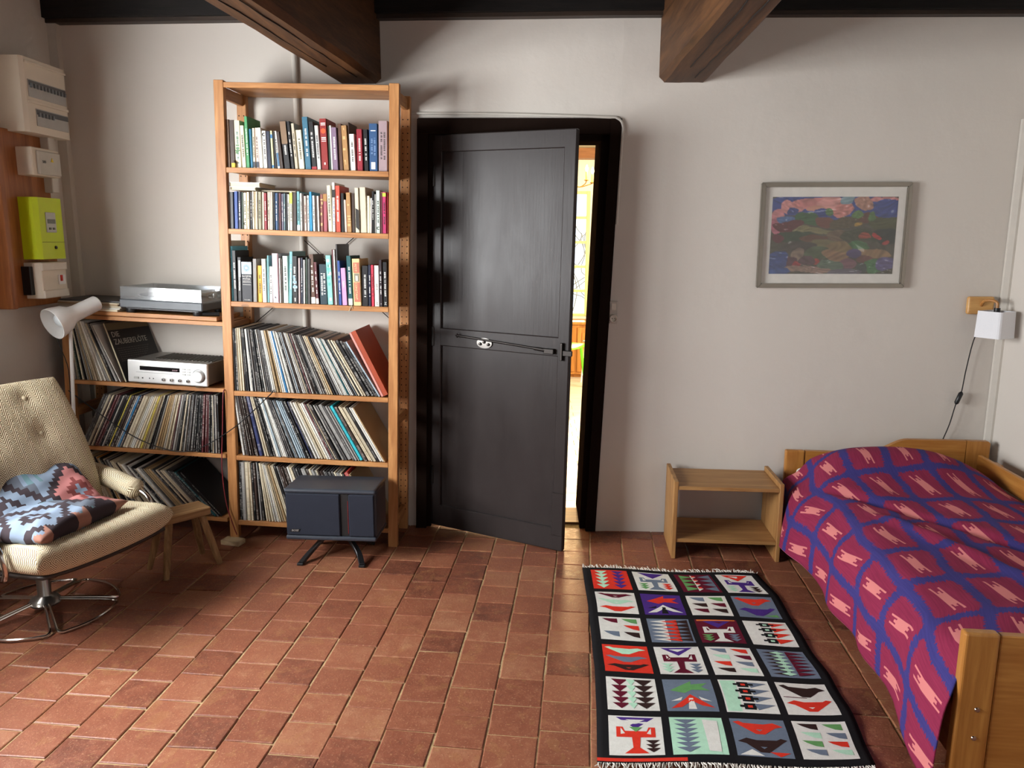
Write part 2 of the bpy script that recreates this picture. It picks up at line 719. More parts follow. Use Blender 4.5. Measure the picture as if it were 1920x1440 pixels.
def beam(name, p0, p1, w0, w1, zb, zt_, label):
    d = Vector((p1[0] - p0[0], p1[1] - p0[1], 0)).normalized()
    s = Vector((d.y, -d.x, 0))
    bmb = B()
    n = 26
    rr = random.Random(name)
    L = math.hypot(p1[0] - p0[0], p1[1] - p0[1])
    rings = []
    for i in range(n + 1):
        t = i / n
        c = Vector((p0[0], p0[1], 0)).lerp(Vector((p1[0], p1[1], 0)), t)
        w = w0 + (w1 - w0) * min(1, t * 4)
        j = lambda a: rr.uniform(-a, a)
        ch = 0.022
        outl = [(-w / 2, zt_), (-w / 2 + j(.003), zb + ch + j(.006)), (-w / 2 + ch + j(.004), zb + j(.003)), (0, zb + j(.003)), (w / 2 - ch + j(.004), zb + j(.003)), (w / 2 + j(.003), zb + ch + j(.006)), (w / 2, zt_)]
        rings.append([bmb.verts.new(c + s * a + Vector((0, 0, b))) for a, b in outl])
    for a, b in zip(rings[:-1], rings[1:]):
        for k in range(len(a)):
            k2 = (k + 1) % len(a)
            bmb.faces.new((a[k], a[k2], b[k2], b[k]))
    bmb.faces.new(rings[0])
    bmb.faces.new(rings[-1][::-1])
    o = obj(name, bmb, M_BEAM, None, 'auto')
    tag(o, label, 'beam')
    # long drying cracks along the faces
    bmc = B()
    for off, zz, a, b in ((-0.035, zb - 0.0005, 0.05, 0.5), (0.03, zb - 0.0005, 0.12, 0.6)):
        pts = []
        for i in range(14):
            t = (a + (b - a) * i / 13) * 0.5
            c = Vector((p0[0], p0[1], 0)).lerp(Vector((p1[0], p1[1], 0)), t)
            pts.append(c + s * (off + rr.uniform(-.003, .003)) + Vector((0, 0, zz)))
        tube(bmc, pts, 0.0022, 5)
    obj('crack', bmc, plain('crack_dark', (20, 11, 5), 0.9), o)
    return o


BM1 = beam('ceiling_beam', (-0.876, 0.06), (-1.44, -6.5), 0.215, 0.18, 2.272, CEIL, 'brown oak ceiling beam ending above the tall bookcase')
BM2 = beam('ceiling_beam', (0.695, 0.06), (0.66, -6.5), 0.232, 0.185, 2.268, CEIL, 'brown oak ceiling beam between the door and the picture')
bm = B()
for a, b in ((-2.42, 0.33), (0.33, 2.40)):
    prism(bm, [(a, yw(a) + 0.05), (b, yw(b) + 0.05), (b, yw(b) - 0.075), (a, yw(a) - 0.075)], 'z', 2.575, CEIL + 0.01)
WPB = obj('wall_beam', bm, M_PLATE)
tag(WPB, 'blackened timber beam running along the top of the back wall', 'beam')
bm = B()
for a, b in ((-2.42, 0.33), (0.33, 2.40)):
    prism(bm, [(a, yw(a) + 0.01), (b, yw(b) + 0.01), (b, yw(b) - 0.05), (a, yw(a) - 0.05)], 'z', 2.556, 2.575)
obj('moulding', bm, wood('moulding_brown', (62, 48, 38), (36, 27, 22), 'x', 1, 0.5, 0.4, False), WPB)

# ---------------------------------------------------------------- door frame and door leaf
bm = B()


def jamb(bmj, xo, xi, y0, y1):
    """sheared upright between outer line xo(z) and inner line xi(z)"""
    vs = []
    for z in (0.0, 2.10):
        for x in (xo(z), xi(z)):
            for y in (y0, y1):
                vs.append(bmj.verts.new((x, y, z)))
    a = vs
    for f in ((0, 1, 3, 2), (4, 6, 7, 5), (0, 4, 5, 1), (2, 3, 7, 6), (0, 2, 6, 4), (1, 5, 7, 3)):
        bmj.faces.new([a[i] for i in f])


jamb(bm, lambda z: oL(z) - 0.004, lambda z: oL(z) + 0.050, 0.000, 0.22)
jamb(bm, lambda z: oL(z) + 0.050, lambda z: oL(z) + 0.072, 0.028, 0.20)
FRL = obj('door_jamb', bm, M_DFRAME)
bm = B()
jamb(bm, lambda z: oR(z) + 0.004, lambda z: oR(z) - 0.048, -0.012, 0.22)
jamb(bm, lambda z: oR(z) - 0.048, lambda z: oR(z) - 0.078 - 0.010 * z / 2.1, 0.030, 0.43)
FRR = obj('door_jamb', bm, M_DFRAME)
bm = B()
for x0, x1, z0, z1, y0, y1 in ((oL(2.1), oR(2.1), 2.035, 2.11, -0.004, 0.22), (oL(2.1) + .05, oR(2.1) - .05, 2.005, 2.04, 0.03, 0.20)):
    box(bm, ((x0 + x1) / 2, (y0 + y1) / 2, (z0 + z1) / 2 - 0.006), (x1 - x0, y1 - y0, z1 - z0), 0.003, Matrix.Rotation(0.0, 3, 'Y'))
FRT = obj('door_head', bm, M_DFRAME)
TRIM = bpy.data.objects.new('trim_1', None)
COL.objects.link(TRIM)
struct(TRIM)
TRIM['label'] = 'black brown painted door frame'
for o in (FRL, FRR, FRT):
    o.parent = TRIM
part_box('threshold', (-0.15, 0.22, -0.002), (0.95, 0.24, 0.02), wood('threshold_oak', (150, 108, 66), (96, 64, 36), 'x', 1, 0.5), TRIM, 0.004)

# leaf: hinged on the left jamb, standing ajar into the room
H_B, H_T = Vector((-0.572, 0.040, 0.012)), Vector((-0.517, 0.036, 2.035))
F_B, F_T = Vector((0.141, -0.300, 0.012)), Vector((0.205, -0.300, 2.012))
dx = (F_B - H_B)
dx = (F_B + F_T - H_B - H_T).normalized()
dz = (H_T - H_B).normalized()
dz = (dz - dx * dz.dot(dx)).normalized()
dy = dz.cross(dx)           # away from the camera side
DW = (F_B - H_B).dot(dx)
DH = 2.018
DOOR = bpy.data.objects.new('door_1', None)
COL.objects.link(DOOR)
struct(DOOR)
DOOR['label'] = 'dark grey brown painted panel door standing ajar'
DOOR.matrix_world = mat3(dx, dy, dz, H_B)
# local: x 0..DW along the leaf, y = thickness (0 front .. 0.032 back), z up
for nm, c, s in (('stile', (0.038, 0.016, DH / 2), (0.076, 0.034, DH)),
                 ('stile', (DW - 0.030, 0.016, DH / 2), (0.060, 0.034, DH)),
                 ('rail', (DW / 2, 0.016, DH - 0.042), (DW, 0.033, 0.084)),
                 ('rail', (DW / 2, 0.016, 1.020), (DW, 0.033, 0.092)),
                 ('rail', (DW / 2, 0.016, 0.058), (DW, 0.033, 0.116))):
    part_box(nm, c, s, M_DOOR, DOOR, 0.004)
for z0, z1 in ((0.118, 0.972), (1.068, 1.932)):
    bm = B()
    box(bm, (DW / 2 + 0.008, 0.022, (z0 + z1) / 2), (DW - 0.090, 0.018, z1 - z0 + 0.04), 0.003)
    obj('panel', bm, M_DOOR, DOOR)
part_box('edge_repair', (DW - 0.030, -0.0035, 0.19), (0.060, 0.007, 0.22), M_DOOR, DOOR, 0.002)
# surface bolt rod with its guides, latch case and keeper strap
bm = B()
tube(bm, [(0.19, -0.014, 1.035), (DW - 0.085, -0.014, 1.000)], 0.0055, 10)
tube(bm, [(0.19, -0.014, 1.035), (0.185, -0.020, 1.045), (0.178, -0.02, 1.036), (0.184, -0.018, 1.028), (0.192, -0.014, 1.035)], 0.004, 8)
obj('bolt_rod', bm, M_IRON, DOOR, 'auto')
bm = B()
lathe(bm, [(0.0, -0.004), (0.024, -0.004), (0.026, 0.0), (0.026, 0.004), (0.0, 0.005)], 20, Matrix.Translation((0.335, -0.004, 1.008)) @ Matrix.Rotation(math.radians(90), 4, 'X') @ Matrix.Diagonal((1.65, 1, 1, 1)))
PL = obj('key_plate', bm, plain('worn_steel', (120, 116, 112), 0.4, 0.9), DOOR, 'auto')
for px in (-0.022, 0.0, 0.024):
    bm = B()
    lathe(bm, [(0, 0.014), (0.006, 0.013), (0.008, 0.008), (0.008, 0.0)], 12, Matrix.Translation((0.335 + px, -0.004, 1.006 + (0.008 if px == 0 else -0.003))) @ Matrix.Rotation(math.radians(90), 4, 'X'))
    obj('knob', bm, M_IRON, PL, 'auto')
bm = B()
box(bm, (DW - 0.098, -0.012, 0.998), (0.052, 0.020, 0.026), 0.003)
tube(bm, [(DW - 0.175, -0.015, 1.0055), (DW - 0.120, -0.015, 1.001)], 0.0085, 10)
obj('latch_case', bm, M_IRON, DOOR, 'auto')
bm = B()
box(bm, (DW - 0.010, -0.008, 0.994), (0.058, 0.012, 0.026), 0.002)
box(bm, (DW - 0.034, -0.012, 1.000), (0.012, 0.016, 0.085), 0.002)
obj('latch_keeper', bm, M_IRON, DOOR, 'auto')
for z in (1.02, 0.28, 1.82):
    bm = B()
    box(bm, (0.020, -0.003, z), (0.034, 0.006, 0.10), 0.002)
    tube(bm, [(-0.004, -0.008, z - 0.055), (-0.004, -0.008, z + 0.055)], 0.008, 10)
    obj('hinge', bm, M_IRON, DOOR, 'auto')

# ---------------------------------------------------------------- the bright next room seen through the gap
R2X0, R2X1, R2Y1, R2Z = -1.6, 2.6, 5.05, 2.62
bm = B()
prism(bm, [(R2X0, 0.16), (R2X1, 0.16), (R2X1, R2Y1 + 0.2), (R2X0, R2Y1 + 0.2)], 'z', -0.12, -0.012)
F2 = struct(obj('floor_next_room', bm, plain('pale_subfloor', (200, 190, 170), 0.6)))
F2['label'] = 'pale board floor of the next room'
M_BOARD2 = wood('bleached_board', (238, 226, 200), (206, 190, 160), 'x', 1.0, 0.35, 0.5, False)
for k in range(34):
    y0 = 0.34 + k * 0.142
    for x0, x1 in (((R2X0, 0.34), (0.343, R2X1)) if k % 2 else ((R2X0, 0.30), (0.303, R2X1))):
        part_box('floorboard', ((x0 + x1) / 2, y0 + 0.07, -0.006), (x1 - x0, 0.139, 0.012), M_BOARD2, F2, 0.0015)
bm = B()
prism(bm, [(R2X0, 0.40), (R2X1, 0.40), (R2X1, R2Y1 + 0.2), (R2X0, R2Y1 + 0.2)], 'z', R2Z, R2Z + 0.1)
struct(obj('ceiling_next_room', bm, M_WALL2))
# far wall with a tall glazed opening
bm = B()
wx0, wx1, wz0, wz1 = 0.10, 0.60, 0.66, 2.06
for x0, x1, z0, z1 in ((R2X0, wx0, 0, R2Z), (wx1, R2X1, 0, R2Z), (wx0, wx1, 0, wz0), (wx0, wx1, wz1, R2Z)):
    box(bm, ((x0 + x1) / 2, R2Y1 + 0.1, (z0 + z1) / 2), (x1 - x0, 0.2, z1 - z0))
struct(obj('wall_next_room_far', bm, M_WALL2))
bm = B()
box(bm, (R2X0 - 0.1, 2.7, R2Z / 2), (0.2, 5.0, R2Z))
struct(obj('wall_next_room_left', bm, M_WALL2))
bm = B()
for y0, y1, z0, z1 in ((0.4, 1.7, 0, R2Z), (3.5, 5.25, 0, R2Z), (1.7, 3.5, 0, 0.8), (1.7, 3.5, 2.3, R2Z)):
    box(bm, (R2X1 - 0.1, (y0 + y1) / 2, (z0 + z1) / 2), (0.2, y1 - y0, z1 - z0))
struct(obj('wall_next_room_right', bm, M_WALL2))
W4 = bpy.data.objects.new('window_4', None)
COL.objects.link(W4)
struct(W4)
W4['label'] = 'tall narrow window with five stacked panes in the next room'
M_CREAMP = wood('cream_window_paint', (240, 226, 150), (222, 204, 128), 'z', 1, 0.4, 0.4, False)
bm = B()
for x in (wx0 + 0.02, wx1 - 0.02):
    box(bm, (x, R2Y1 + 0.02, (wz0 + wz1) / 2), (0.04, 0.06, wz1 - wz0), 0.003)
for k in range(6):
    box(bm, ((wx0 + wx1) / 2, R2Y1 + 0.02, wz0 + 0.015 + k * (wz1 - wz0 - 0.03) / 5), (wx1 - wx0, 0.05, 0.03), 0.003)
obj('window_frame', bm, M_CREAMP, W4)
for k in range(5):
    part_box('pane', ((wx0 + wx1) / 2, R2Y1 + 0.025, wz0 + 0.015 + (k + 0.5) * (wz1 - wz0 - 0.03) / 5), (wx1 - wx0 - 0.07, 0.004, (wz1 - wz0 - 0.03) / 5 - 0.028), M_GLASS, W4)
# bare twigs of the garden outside
vr = random.Random(12)
M_TWIG = plain('pale_twig', (150, 152, 140), 0.8)
bm = B()
for k in range(26):
    p = Vector((vr.uniform(0.12, 0.75), R2Y1 + vr.uniform(0.5, 1.1), -0.1 if k < 8 else vr.uniform(0.3, 1.2)))
    d = Vector((vr.uniform(-.3, .3), 0, 1)).normalized()
    pts = [p.copy()]
    for i in range(9):
        d = (d + Vector((vr.uniform(-.8, .8), vr.uniform(-.2, .2), vr.uniform(-.35, .5)))).normalized()
        p = p + d * (0.16 if k < 8 else 0.10)
        pts.append(p.copy())
    tube(bm, catmull(pts, 3), 0.006, 5)
tw = tag(obj('garden_shrub', bm, M_TWIG), 'leafless twiggy shrub outside the next room window', 'shrub')
bm = B()
prism(bm, [(-4, 5.3), (6, 5.3), (6, 12), (-4, 12)], 'z', -0.3, -0.1)
struct(obj('ground_outside', bm, plain('pale_gravel', (214, 210, 196), 0.9)))
# ceiling beam and orange panelled cupboard below the window
bm = B()
box(bm, (0.5, 4.90, 2.45), (4.2, 0.20, 0.11), 0.006)
tag(obj('ceiling_beam', bm, wood('red_brown_beam', (150, 100, 60), (110, 66, 36), 'x', 1, 0.5, 0.3, False)), 'red brown beam across the ceiling of the next room', 'beam')
CB = thing('cupboard', 'low honey coloured wooden cupboard under the next room window', 'cupboard', (0.45, 4.86, 0))
M_HONEY = wood('honey_wood', (206, 138, 62), (168, 100, 38), 'z', 1, 0.4)
part_box('body', (0, 0, 0.32), (0.9, 0.34, 0.56), M_HONEY, CB, 0.004)
part_box('top', (0, -0.01, 0.615), (0.94, 0.38, 0.03), M_HONEY, CB, 0.004)
part_box('plinth', (0, 0.02, 0.02), (0.86, 0.28, 0.04), M_HONEY, CB)
for s in (-1, 1):
    d_ = part_box('cupboard_door', (s * 0.215, -0.178, 0.32), (0.40, 0.018, 0.50), M_HONEY, CB, 0.004)
    part_box('panel', (s * 0.215, -0.190, 0.32), (0.30, 0.008, 0.38), M_HONEY, d_, 0.003)
# wall light with two electric candles
SCN = thing('candle_wall_light', 'brass wall light with two lit candle bulbs in the next room', 'wall light', (0.40, 3.02, 2.02))
M_BRASS = plain('brass', (176, 134, 70), 0.3, 0.9)
M_IVORY = plain('candle_sleeve', (236, 190, 96), 0.5)
g = NT('bulb_glow')
g.b.inputs['Emission Color'].default_value = (1.0, 0.72, 0.35, 1)
g.b.inputs['Emission Strength'].default_value = 14
g.color((1, 0.85, 0.6, 1))
M_BULB = g.mat
bm = B()
tube(bm, [(-0.10, 0.0, 0.62), (-0.10, 0.0, -0.02)], 0.006, 8)
lathe(bm, [(0, 0.02), (0.02, 0.015), (0.022, 0), (0.01, -0.03), (0, -0.035)], 14, Matrix.Translation((-0.10, 0, 0)))
obj('stem', bm, M_BRASS, SCN, 'auto')
for ex, ez in ((0.028, 0.085), (0.078, 0.065)):
    bm = B()
    tube(bm, catmull([(-0.10, 0, 0.0), (-0.04, 0, -0.045), (ex - 0.015, 0, -0.02), (ex, 0, ez - 0.075)], 6), 0.0045, 8)
    obj('arm', bm, M_BRASS, SCN, 'auto')
    bm = B()
    lathe(bm, [(0, -0.082), (0.020, -0.076), (0.022, -0.070), (0.010, -0.072), (0.0, -0.072)], 14, Matrix.Translation((ex, 0, ez)))
    obj('drip_tray', bm, M_BRASS, SCN, 'auto')
    bm = B()
    lathe(bm, [(0, -0.075), (0.0105, -0.075), (0.0105, 0.0), (0, 0.0)], 14, Matrix.Translation((ex, 0, ez)))
    obj('candle_sleeve', bm, M_IVORY, SCN, 'auto')
    bm = B()
    lathe(bm, [(0.006, 0.0), (0.013, 0.018), (0.012, 0.032), (0.005, 0.052), (0, 0.060)], 14, Matrix.Translation((ex, 0, ez)))
    obj('bulb', bm, M_BULB, SCN, True)
pl = bpy.data.lights.new('candle_glow', 'POINT')
pl.energy = 12
pl.color = (1.0, 0.68, 0.32)
pl.shadow_soft_size = 0.03
po = bpy.data.objects.new('candle_glow', pl)
COL.objects.link(po)
po.location = (0.46, 2.95, 2.18)
# green plastic seat and a white wire chair
GC = thing('green_chair', 'bright lime green plastic chair in the next room', 'chair', (0.26, 4.05, 0), (0, 0, math.radians(60)))
M_LIME = plain('lime_plastic', (120, 226, 30), 0.35)
bm = B()
grid(bm, 10, 10, lambda u, v: (0.22 * (2 * u - 1) * (1 - .25 * v), 0.20 - 0.02 * v + 0.05 * (2 * u - 1) ** 2 * -1, 0.44 + 0.36 * v))
o = obj('backrest', bm, M_LIME, GC, True)
o.modifiers.new('thick', 'SOLIDIFY').thickness = 0.012
bm = B()
grid(bm, 10, 10, lambda u, v: (0.22 * (2 * u - 1), -0.20 + 0.40 * v, 0.44 + 0.02 * (2 * u - 1) ** 2))
o = obj('seat', bm, M_LIME, GC, True)
o.modifiers.new('thick', 'SOLIDIFY').thickness = 0.012
for sx in (-1, 1):
    for sy in (-1, 1):
        bm = B()
        tube(bm, [(sx * 0.17, sy * 0.15, 0.44), (sx * 0.21, sy * 0.19, 0.0)], [0.018, 0.012], 8)
        obj('leg', bm, M_LIME, GC, 'auto')
WC = thing('wire_chair', 'white wire garden chair beside the cupboard in the next room', 'chair', (0.78, 4.30, 0), (0, 0, math.radians(-70)))
bm = B()
for k in range(-3, 4):
    tube(bm, [(k * 0.05, 0.2, 0.45), (k * 0.055, 0.25, 0.70), (k * 0.045, 0.27, 0.84 - 0.012 * k * k)], 0.006, 6)
tube(bm, catmull([(-0.17, 0.2, 0.45), (-0.19, 0.25, 0.66), (-0.10, 0.28, 0.82), (0, 0.28, 0.85), (0.10, 0.28, 0.82), (0.19, 0.25, 0.66), (0.17, 0.2, 0.45)], 5), 0.009, 8)
obj('backrest', bm, M_WHITE, WC, 'auto')
bm = B()
for k in range(9):
    tube(bm, [(-0.19, -0.2 + k * 0.05, 0.45), (0.19, -0.2 + k * 0.05, 0.45)], 0.006, 6)
tube(bm, [(-0.2, -0.21, 0.45), (0.2, -0.21, 0.45), (0.2, 0.21, 0.45), (-0.2, 0.21, 0.45)], 0.009, 8, closed=True)
obj('seat', bm, M_WHITE, WC, 'auto')
for sx in (-1, 1):
    for sy in (-1, 1):
        bm = B()
        tube(bm, [(sx * 0.18, sy * 0.19, 0.45), (sx * 0.21, sy * 0.22, 0.0)], 0.009, 8)
        obj('leg', bm, M_WHITE, WC, 'auto')

# ---------------------------------------------------------------- conduits, socket, electrics
M_TRUNK = plain('painted_conduit', (206, 200, 190), 0.6, 0, 0.4, 0.04)
bm = B()
tube(bm, [(-1.195, yw(-1.195) - 0.014, 0.02), (-1.192, yw(-1.19) - 0.014, 2.56)], 0.014, 12)
struct(obj('trim_2', bm, M_TRUNK, None, 'auto'))
bm = B()
prism(bm, [(-2.425, 0.10), (-2.375, 0.10), (-2.375, 0.062), (-2.425, 0.062)], 'z', 0.0, 2.56)
struct(obj('trim_3', bm, M_TRUNK))
bm = B()
prism(bm, [(2.30, -0.002), (2.345, -0.002), (2.345, -0.028), (2.322, -0.028), (2.30, -0.018)], 'z', 0.0, 2.1)
struct(obj('trim_4', bm, M_TRUNK))
bm = B()
tube(bm, catmull([(-0.66, yw(-.66) - 0.008, 2.13), (-0.2, yw(-.2) - 0.008, 2.124), (0.30, yw(.3) - 0.008, 2.108), (0.385, -0.01, 2.10), (0.412, -0.01, 2.06), (0.408, -0.01, 1.98), (0.395, -0.01, 1.60)], 6), 0.0065, 8)
struct(obj('trim_5', bm, M_TRUNK, None, 'auto'))

SK = thing('wall_socket', 'round wall socket with light switch beside the door frame', 'socket', (0.392, -0.001, 1.165))
part_box('back_plate', (0, -0.006, 0.0), (0.040, 0.012, 0.112), plain('socket_plate', (196, 188, 178), 0.5), SK, 0.002)
part_box('switch', (0, -0.014, 0.03), (0.022, 0.006, 0.034), M_WPLAST, SK, 0.001)
bm = B()
lathe(bm, [(0, 0.004), (0.0125, 0.004), (0.0140, 0.014), (0.0185, 0.015), (0.0200, 0.0), (0, 0)], 28, Matrix.Translation((0, -0.012, -0.030)) @ Matrix.Rotation(math.radians(90), 4, 'X'))
SR = obj('socket_ring', bm, M_WPLAST, SK, 'auto')
bm = B()
for s in (-1, 1):
    lathe(bm, [(0, 0), (0.0025, 0)], 8, Matrix.Translation((s * 0.0065, -0.0168, -0.030)) @ Matrix.Rotation(math.radians(90), 4, 'X'))
obj('socket_hole', bm, M_BLACKP, SR)

M_BRD = wood('varnished_board', (172, 106, 54), (128, 74, 34), 'z', 0.8, 0.4, 0.4, False)
EB = thing('meter_board', 'brown varnished timber board carrying the electricity boxes', 'board', (0, 0, 0))
part_box('plank', (-2.385, -0.335, 1.60), (0.070, 0.37, 0.79), M_BRD, EB, 0.003)
part_box('side_batten', (-2.372, -0.535, 1.60), (0.10, 0.034, 0.79), M_BRD, EB, 0.003)

FB = thing('fuse_box', 'large beige fuse box above the other boxes on the meter board', 'fuse box', (0, 0, 0))
M_BEIGE = plain('beige_plastic', (224, 214, 196), 0.5, 0, 0.5, 0.02)
bm = B()
prism(bm, [(-2.42, -0.42), (-2.272, -0.42), (-2.262, -0.40), (-2.262, -0.10), (-2.272, -0.085), (-2.42, -0.085)], 'z', 1.985, 2.305)
obj('case', bm, M_BEIGE, FB)
for zc, h_, y0, y1 in ((2.175, 0.075, -0.385, -0.105), (2.055, 0.075, -0.345, -0.105)):
    rc = part_box('breaker_window', (-2.2605, (y0 + y1) / 2, zc), (0.004, y1 - y0, h_), plain('breaker_grey', (176, 176, 172), 0.4), FB, 0.001)
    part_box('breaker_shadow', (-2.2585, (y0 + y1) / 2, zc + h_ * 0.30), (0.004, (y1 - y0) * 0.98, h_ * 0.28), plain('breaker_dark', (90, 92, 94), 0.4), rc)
    for k in range(11 if zc > 2.1 else 5):
        part_box('breaker_lever', (-2.254, y0 + 0.015 + k * 0.025, zc + 0.012), (0.010, 0.011, 0.018), plain('breaker_lever', (120, 128, 132), 0.4), rc, 0.001)
part_box('cover_rib', (-2.259, -0.245, 2.118), (0.006, 0.30, 0.012), M_BEIGE, FB, 0.001)
part_box('cover_rib', (-2.259, -0.245, 2.285), (0.006, 0.30, 0.010), M_BEIGE, FB, 0.001)

JB = thing('junction_box', 'small grey beige box with a yellow warning mark under the fuse box', 'junction box', (0, 0, 0))
part_box('case', (-2.325, -0.28, 1.862), (0.095, 0.205, 0.125), M_BEIGE, JB, 0.004)
part_box('cover', (-2.272, -0.27, 1.858), (0.014, 0.165, 0.105), plain('pale_grey_plastic', (196, 192, 180), 0.5), JB, 0.003)
part_box('cable_duct', (-2.34, -0.17, 1.862), (0.06, 0.05, 0.26), M_TRUNK, JB, 0.003)
bm = B()
prism(bm, [(-0.266, 1.866), (-0.244, 1.866), (-0.255, 1.885)], 'x', -2.2645, -2.2635)
obj('warning_triangle', bm, plain('warning_yellow', (228, 204, 40), 0.4), JB)
M_INK = plain('black_ink', (28, 28, 30), 0.6)
text_part('handwriting', '500', 0.018, M_INK, JB, mat3((0, 1, 0), (0, 0, 1), (1, 0, 0), (-2.2643, -0.315, 1.862)))

EM = thing('electricity_meter', 'lime green electricity meter with small grey display', 'meter', (0, 0, 0))
M_LINK = plain('meter_lime', (200, 222, 20), 0.4, 0, 0.5, 0.02)
bm = B()
prism(bm, [(-2.35, -0.405), (-2.285, -0.405), (-2.270, -0.385), (-2.270, -0.212), (-2.278, -0.205), (-2.35, -0.205)], 'z', 1.422, 1.702)
obj('case', bm, M_LINK, EM)
dsp = part_box('display_panel', (-2.2685, -0.305, 1.590), (0.005, 0.075, 0.092), plain('display_grey', (196, 200, 190), 0.4), EM, 0.002)
part_box('screen', (-2.2655, -0.305, 1.595), (0.003, 0.058, 0.020), plain('lcd_dark', (104, 110, 100), 0.3), dsp)
for s in (-1, 1):
    part_box('button', (-2.2655, -0.305 + s * 0.014, 1.562), (0.004, 0.016, 0.010), plain('button_dark', (88, 92, 70), 0.4), dsp)
part_box('case_joint', (-2.2692, -0.295, 1.500), (0.003, 0.17, 0.0025), plain('meter_lime_dark', (140, 156, 10), 0.5), EM)
bm = B()
lathe(bm, [(0, 0.008), (0.007, 0.006), (0.008, 0)], 12, Matrix.Translation((-2.270, -0.285, 1.475)) @ Matrix.Rotation(math.radians(90), 4, 'Y'))
obj('seal_screw', bm, M_BLACKP, EM)

MB_ = thing('main_breaker', 'white main breaker box with a red mark under the lime meter', 'breaker', (0, 0, 0))
part_box('case', (-2.315, -0.315, 1.325), (0.09, 0.19, 0.165), M_BEIGE, MB_, 0.003)
part_box('dark_side', (-2.335, -0.418, 1.325), (0.05, 0.03, 0.13), M_BLACKP, MB_, 0.002)
part_box('upper_cover', (-2.268, -0.315, 1.388), (0.010, 0.19, 0.035), M_WPLAST, MB_, 0.002)
part_box('lower_cover', (-2.268, -0.315, 1.262), (0.010, 0.19, 0.035), M_WPLAST, MB_, 0.002)
lv = part_box('lever_window', (-2.268, -0.265, 1.325), (0.008, 0.05, 0.045), M_WHITE, MB_, 0.001)
part_box('lever', (-2.262, -0.275, 1.332), (0.008, 0.012, 0.028), plain('red_lever', (190, 40, 30), 0.4), lv, 0.001)

# ---------------------------------------------------------------- tall pine bookcase and the low one beside it
M_HOLE = plain('peg_hole_dark', (40, 24, 12), 0.9)
YAW = -0.037
TALL = thing('bookcase', 'tall pine bookcase with six shelves and perforated back posts', 'bookcase', (-1.545, -0.235, 0.032), (0, 0.026, YAW))
LOW = thing('bookcase', 'low pine bookcase under the turntable, joined to the tall one', 'bookcase', (-2.36, -0.205, 0.06), (0, 0.040, YAW))
TW, TD, TH = 0.862, 0.285, 2.205
PW = 0.046


def post(parent, x, y, z0, z1, d=0.032):
    return part_box('post', (x, y, (z0 + z1) / 2), (PW, d, z1 - z0), PINE('z'), parent, 0.002)


def holes(parent, x, y, z0, z1, face=-1, dxs=(-0.012, 0.012)):
    bmh = B()
    z = z0
    while z < z1:
        for d in dxs:
            lathe(bmh, [(0, 0), (0.0033, 0)], 8, Matrix.Translation((x + d, y, z)) @ Matrix.Rotation(math.radians(90), 4, 'X'))
        z += 0.032
    o = obj('peg_holes', bmh, M_HOLE, parent)
    o['kind'] = 'stuff'


for x, lo in ((PW / 2, -0.008), (TW - PW / 2, -0.012)):
    post(TALL, x, 0.016, lo, TH)
    bp = post(TALL, x, TD - 0.016, lo, TH - 0.012)
    holes(bp, x, TD - 0.0325, 0.10, TH - 0.1)
    for z in (TH - 0.05, 1.62, 1.06, 0.62, 0.10):
        part_box('side_rung', (x, TD / 2, z), (0.020, TD - 0.06, 0.052), PINE('y'), TALL, 0.002)
TZ = {'crown': 2.196, 'top': 1.818, 'middle': 1.5365, 'lower': 1.1935, 'rec1': 0.754, 'rec2': 0.4255, 'rec3': 0.085}
for k, z in TZ.items():
    th = 0.020
    o = part_box('shelf', (TW / 2, TD / 2 - 0.004, z - th / 2), (TW - 2 * PW - 0.002, TD - 0.008, th), PINE('x'), TALL, 0.0015)
    part_box('nosing', (TW / 2, 0.004, z - 0.012), (TW - 2 * PW - 0.002, 0.010, 0.024), PINE('x'), o, 0.0015)
bm = B()
tube(bm, [(0.05, TD + 0.004, 1.06), (TW - 0.05, TD + 0.004, 1.72)], 0.0022, 6)
tube(bm, [(0.05, TD + 0.004, 1.72), (TW - 0.05, TD + 0.004, 1.06)], 0.0022, 6)
obj('cross_brace', bm, M_IRON, TALL)
o = part_box('foot_wedge', (-1.520, -0.262, 0.0125), (0.105, 0.060, 0.025), wood('raw_offcut', (206, 186, 150), (170, 146, 108), 'x', 1, 0.7), None, 0.002, Matrix.Rotation(-0.25, 3, 'Z'))
tag(o, 'small raw wood wedge under the left front post of the tall bookcase', 'wedge')

LW = 0.800
LZ = {'top': 1.118, 'rec1': 0.768, 'rec2': 0.432, 'rec3': 0.098}
for y in (0.016, TD - 0.016):
    pp = post(LOW, 0.010, y, -0.058, LZ['top'] - 0.022)
    if y > 0.1:
        holes(pp, 0.010, TD - 0.0325, 0.1, 1.08)
for z in (1.04, 0.60, 0.14):
    part_box('side_rung', (0.010, TD / 2, z), (0.020, TD - 0.06, 0.052), PINE('y'), LOW, 0.002)
for k, z in LZ.items():
    x0, x1 = (-0.035, 0.775) if k == 'top' else (0.034, LW + 0.005)
    sh = part_box('shelf', ((x0 + x1) / 2, TD / 2 - 0.004, z - 0.010), (x1 - x0, TD - 0.008, 0.020), PINE('x'), LOW, 0.0015)
    if k == 'top':
        part_box('under_shelf', (0.415, TD / 2, z - 0.033), (0.79, TD - 0.01, 0.020), PINE('x'), sh, 0.0015)

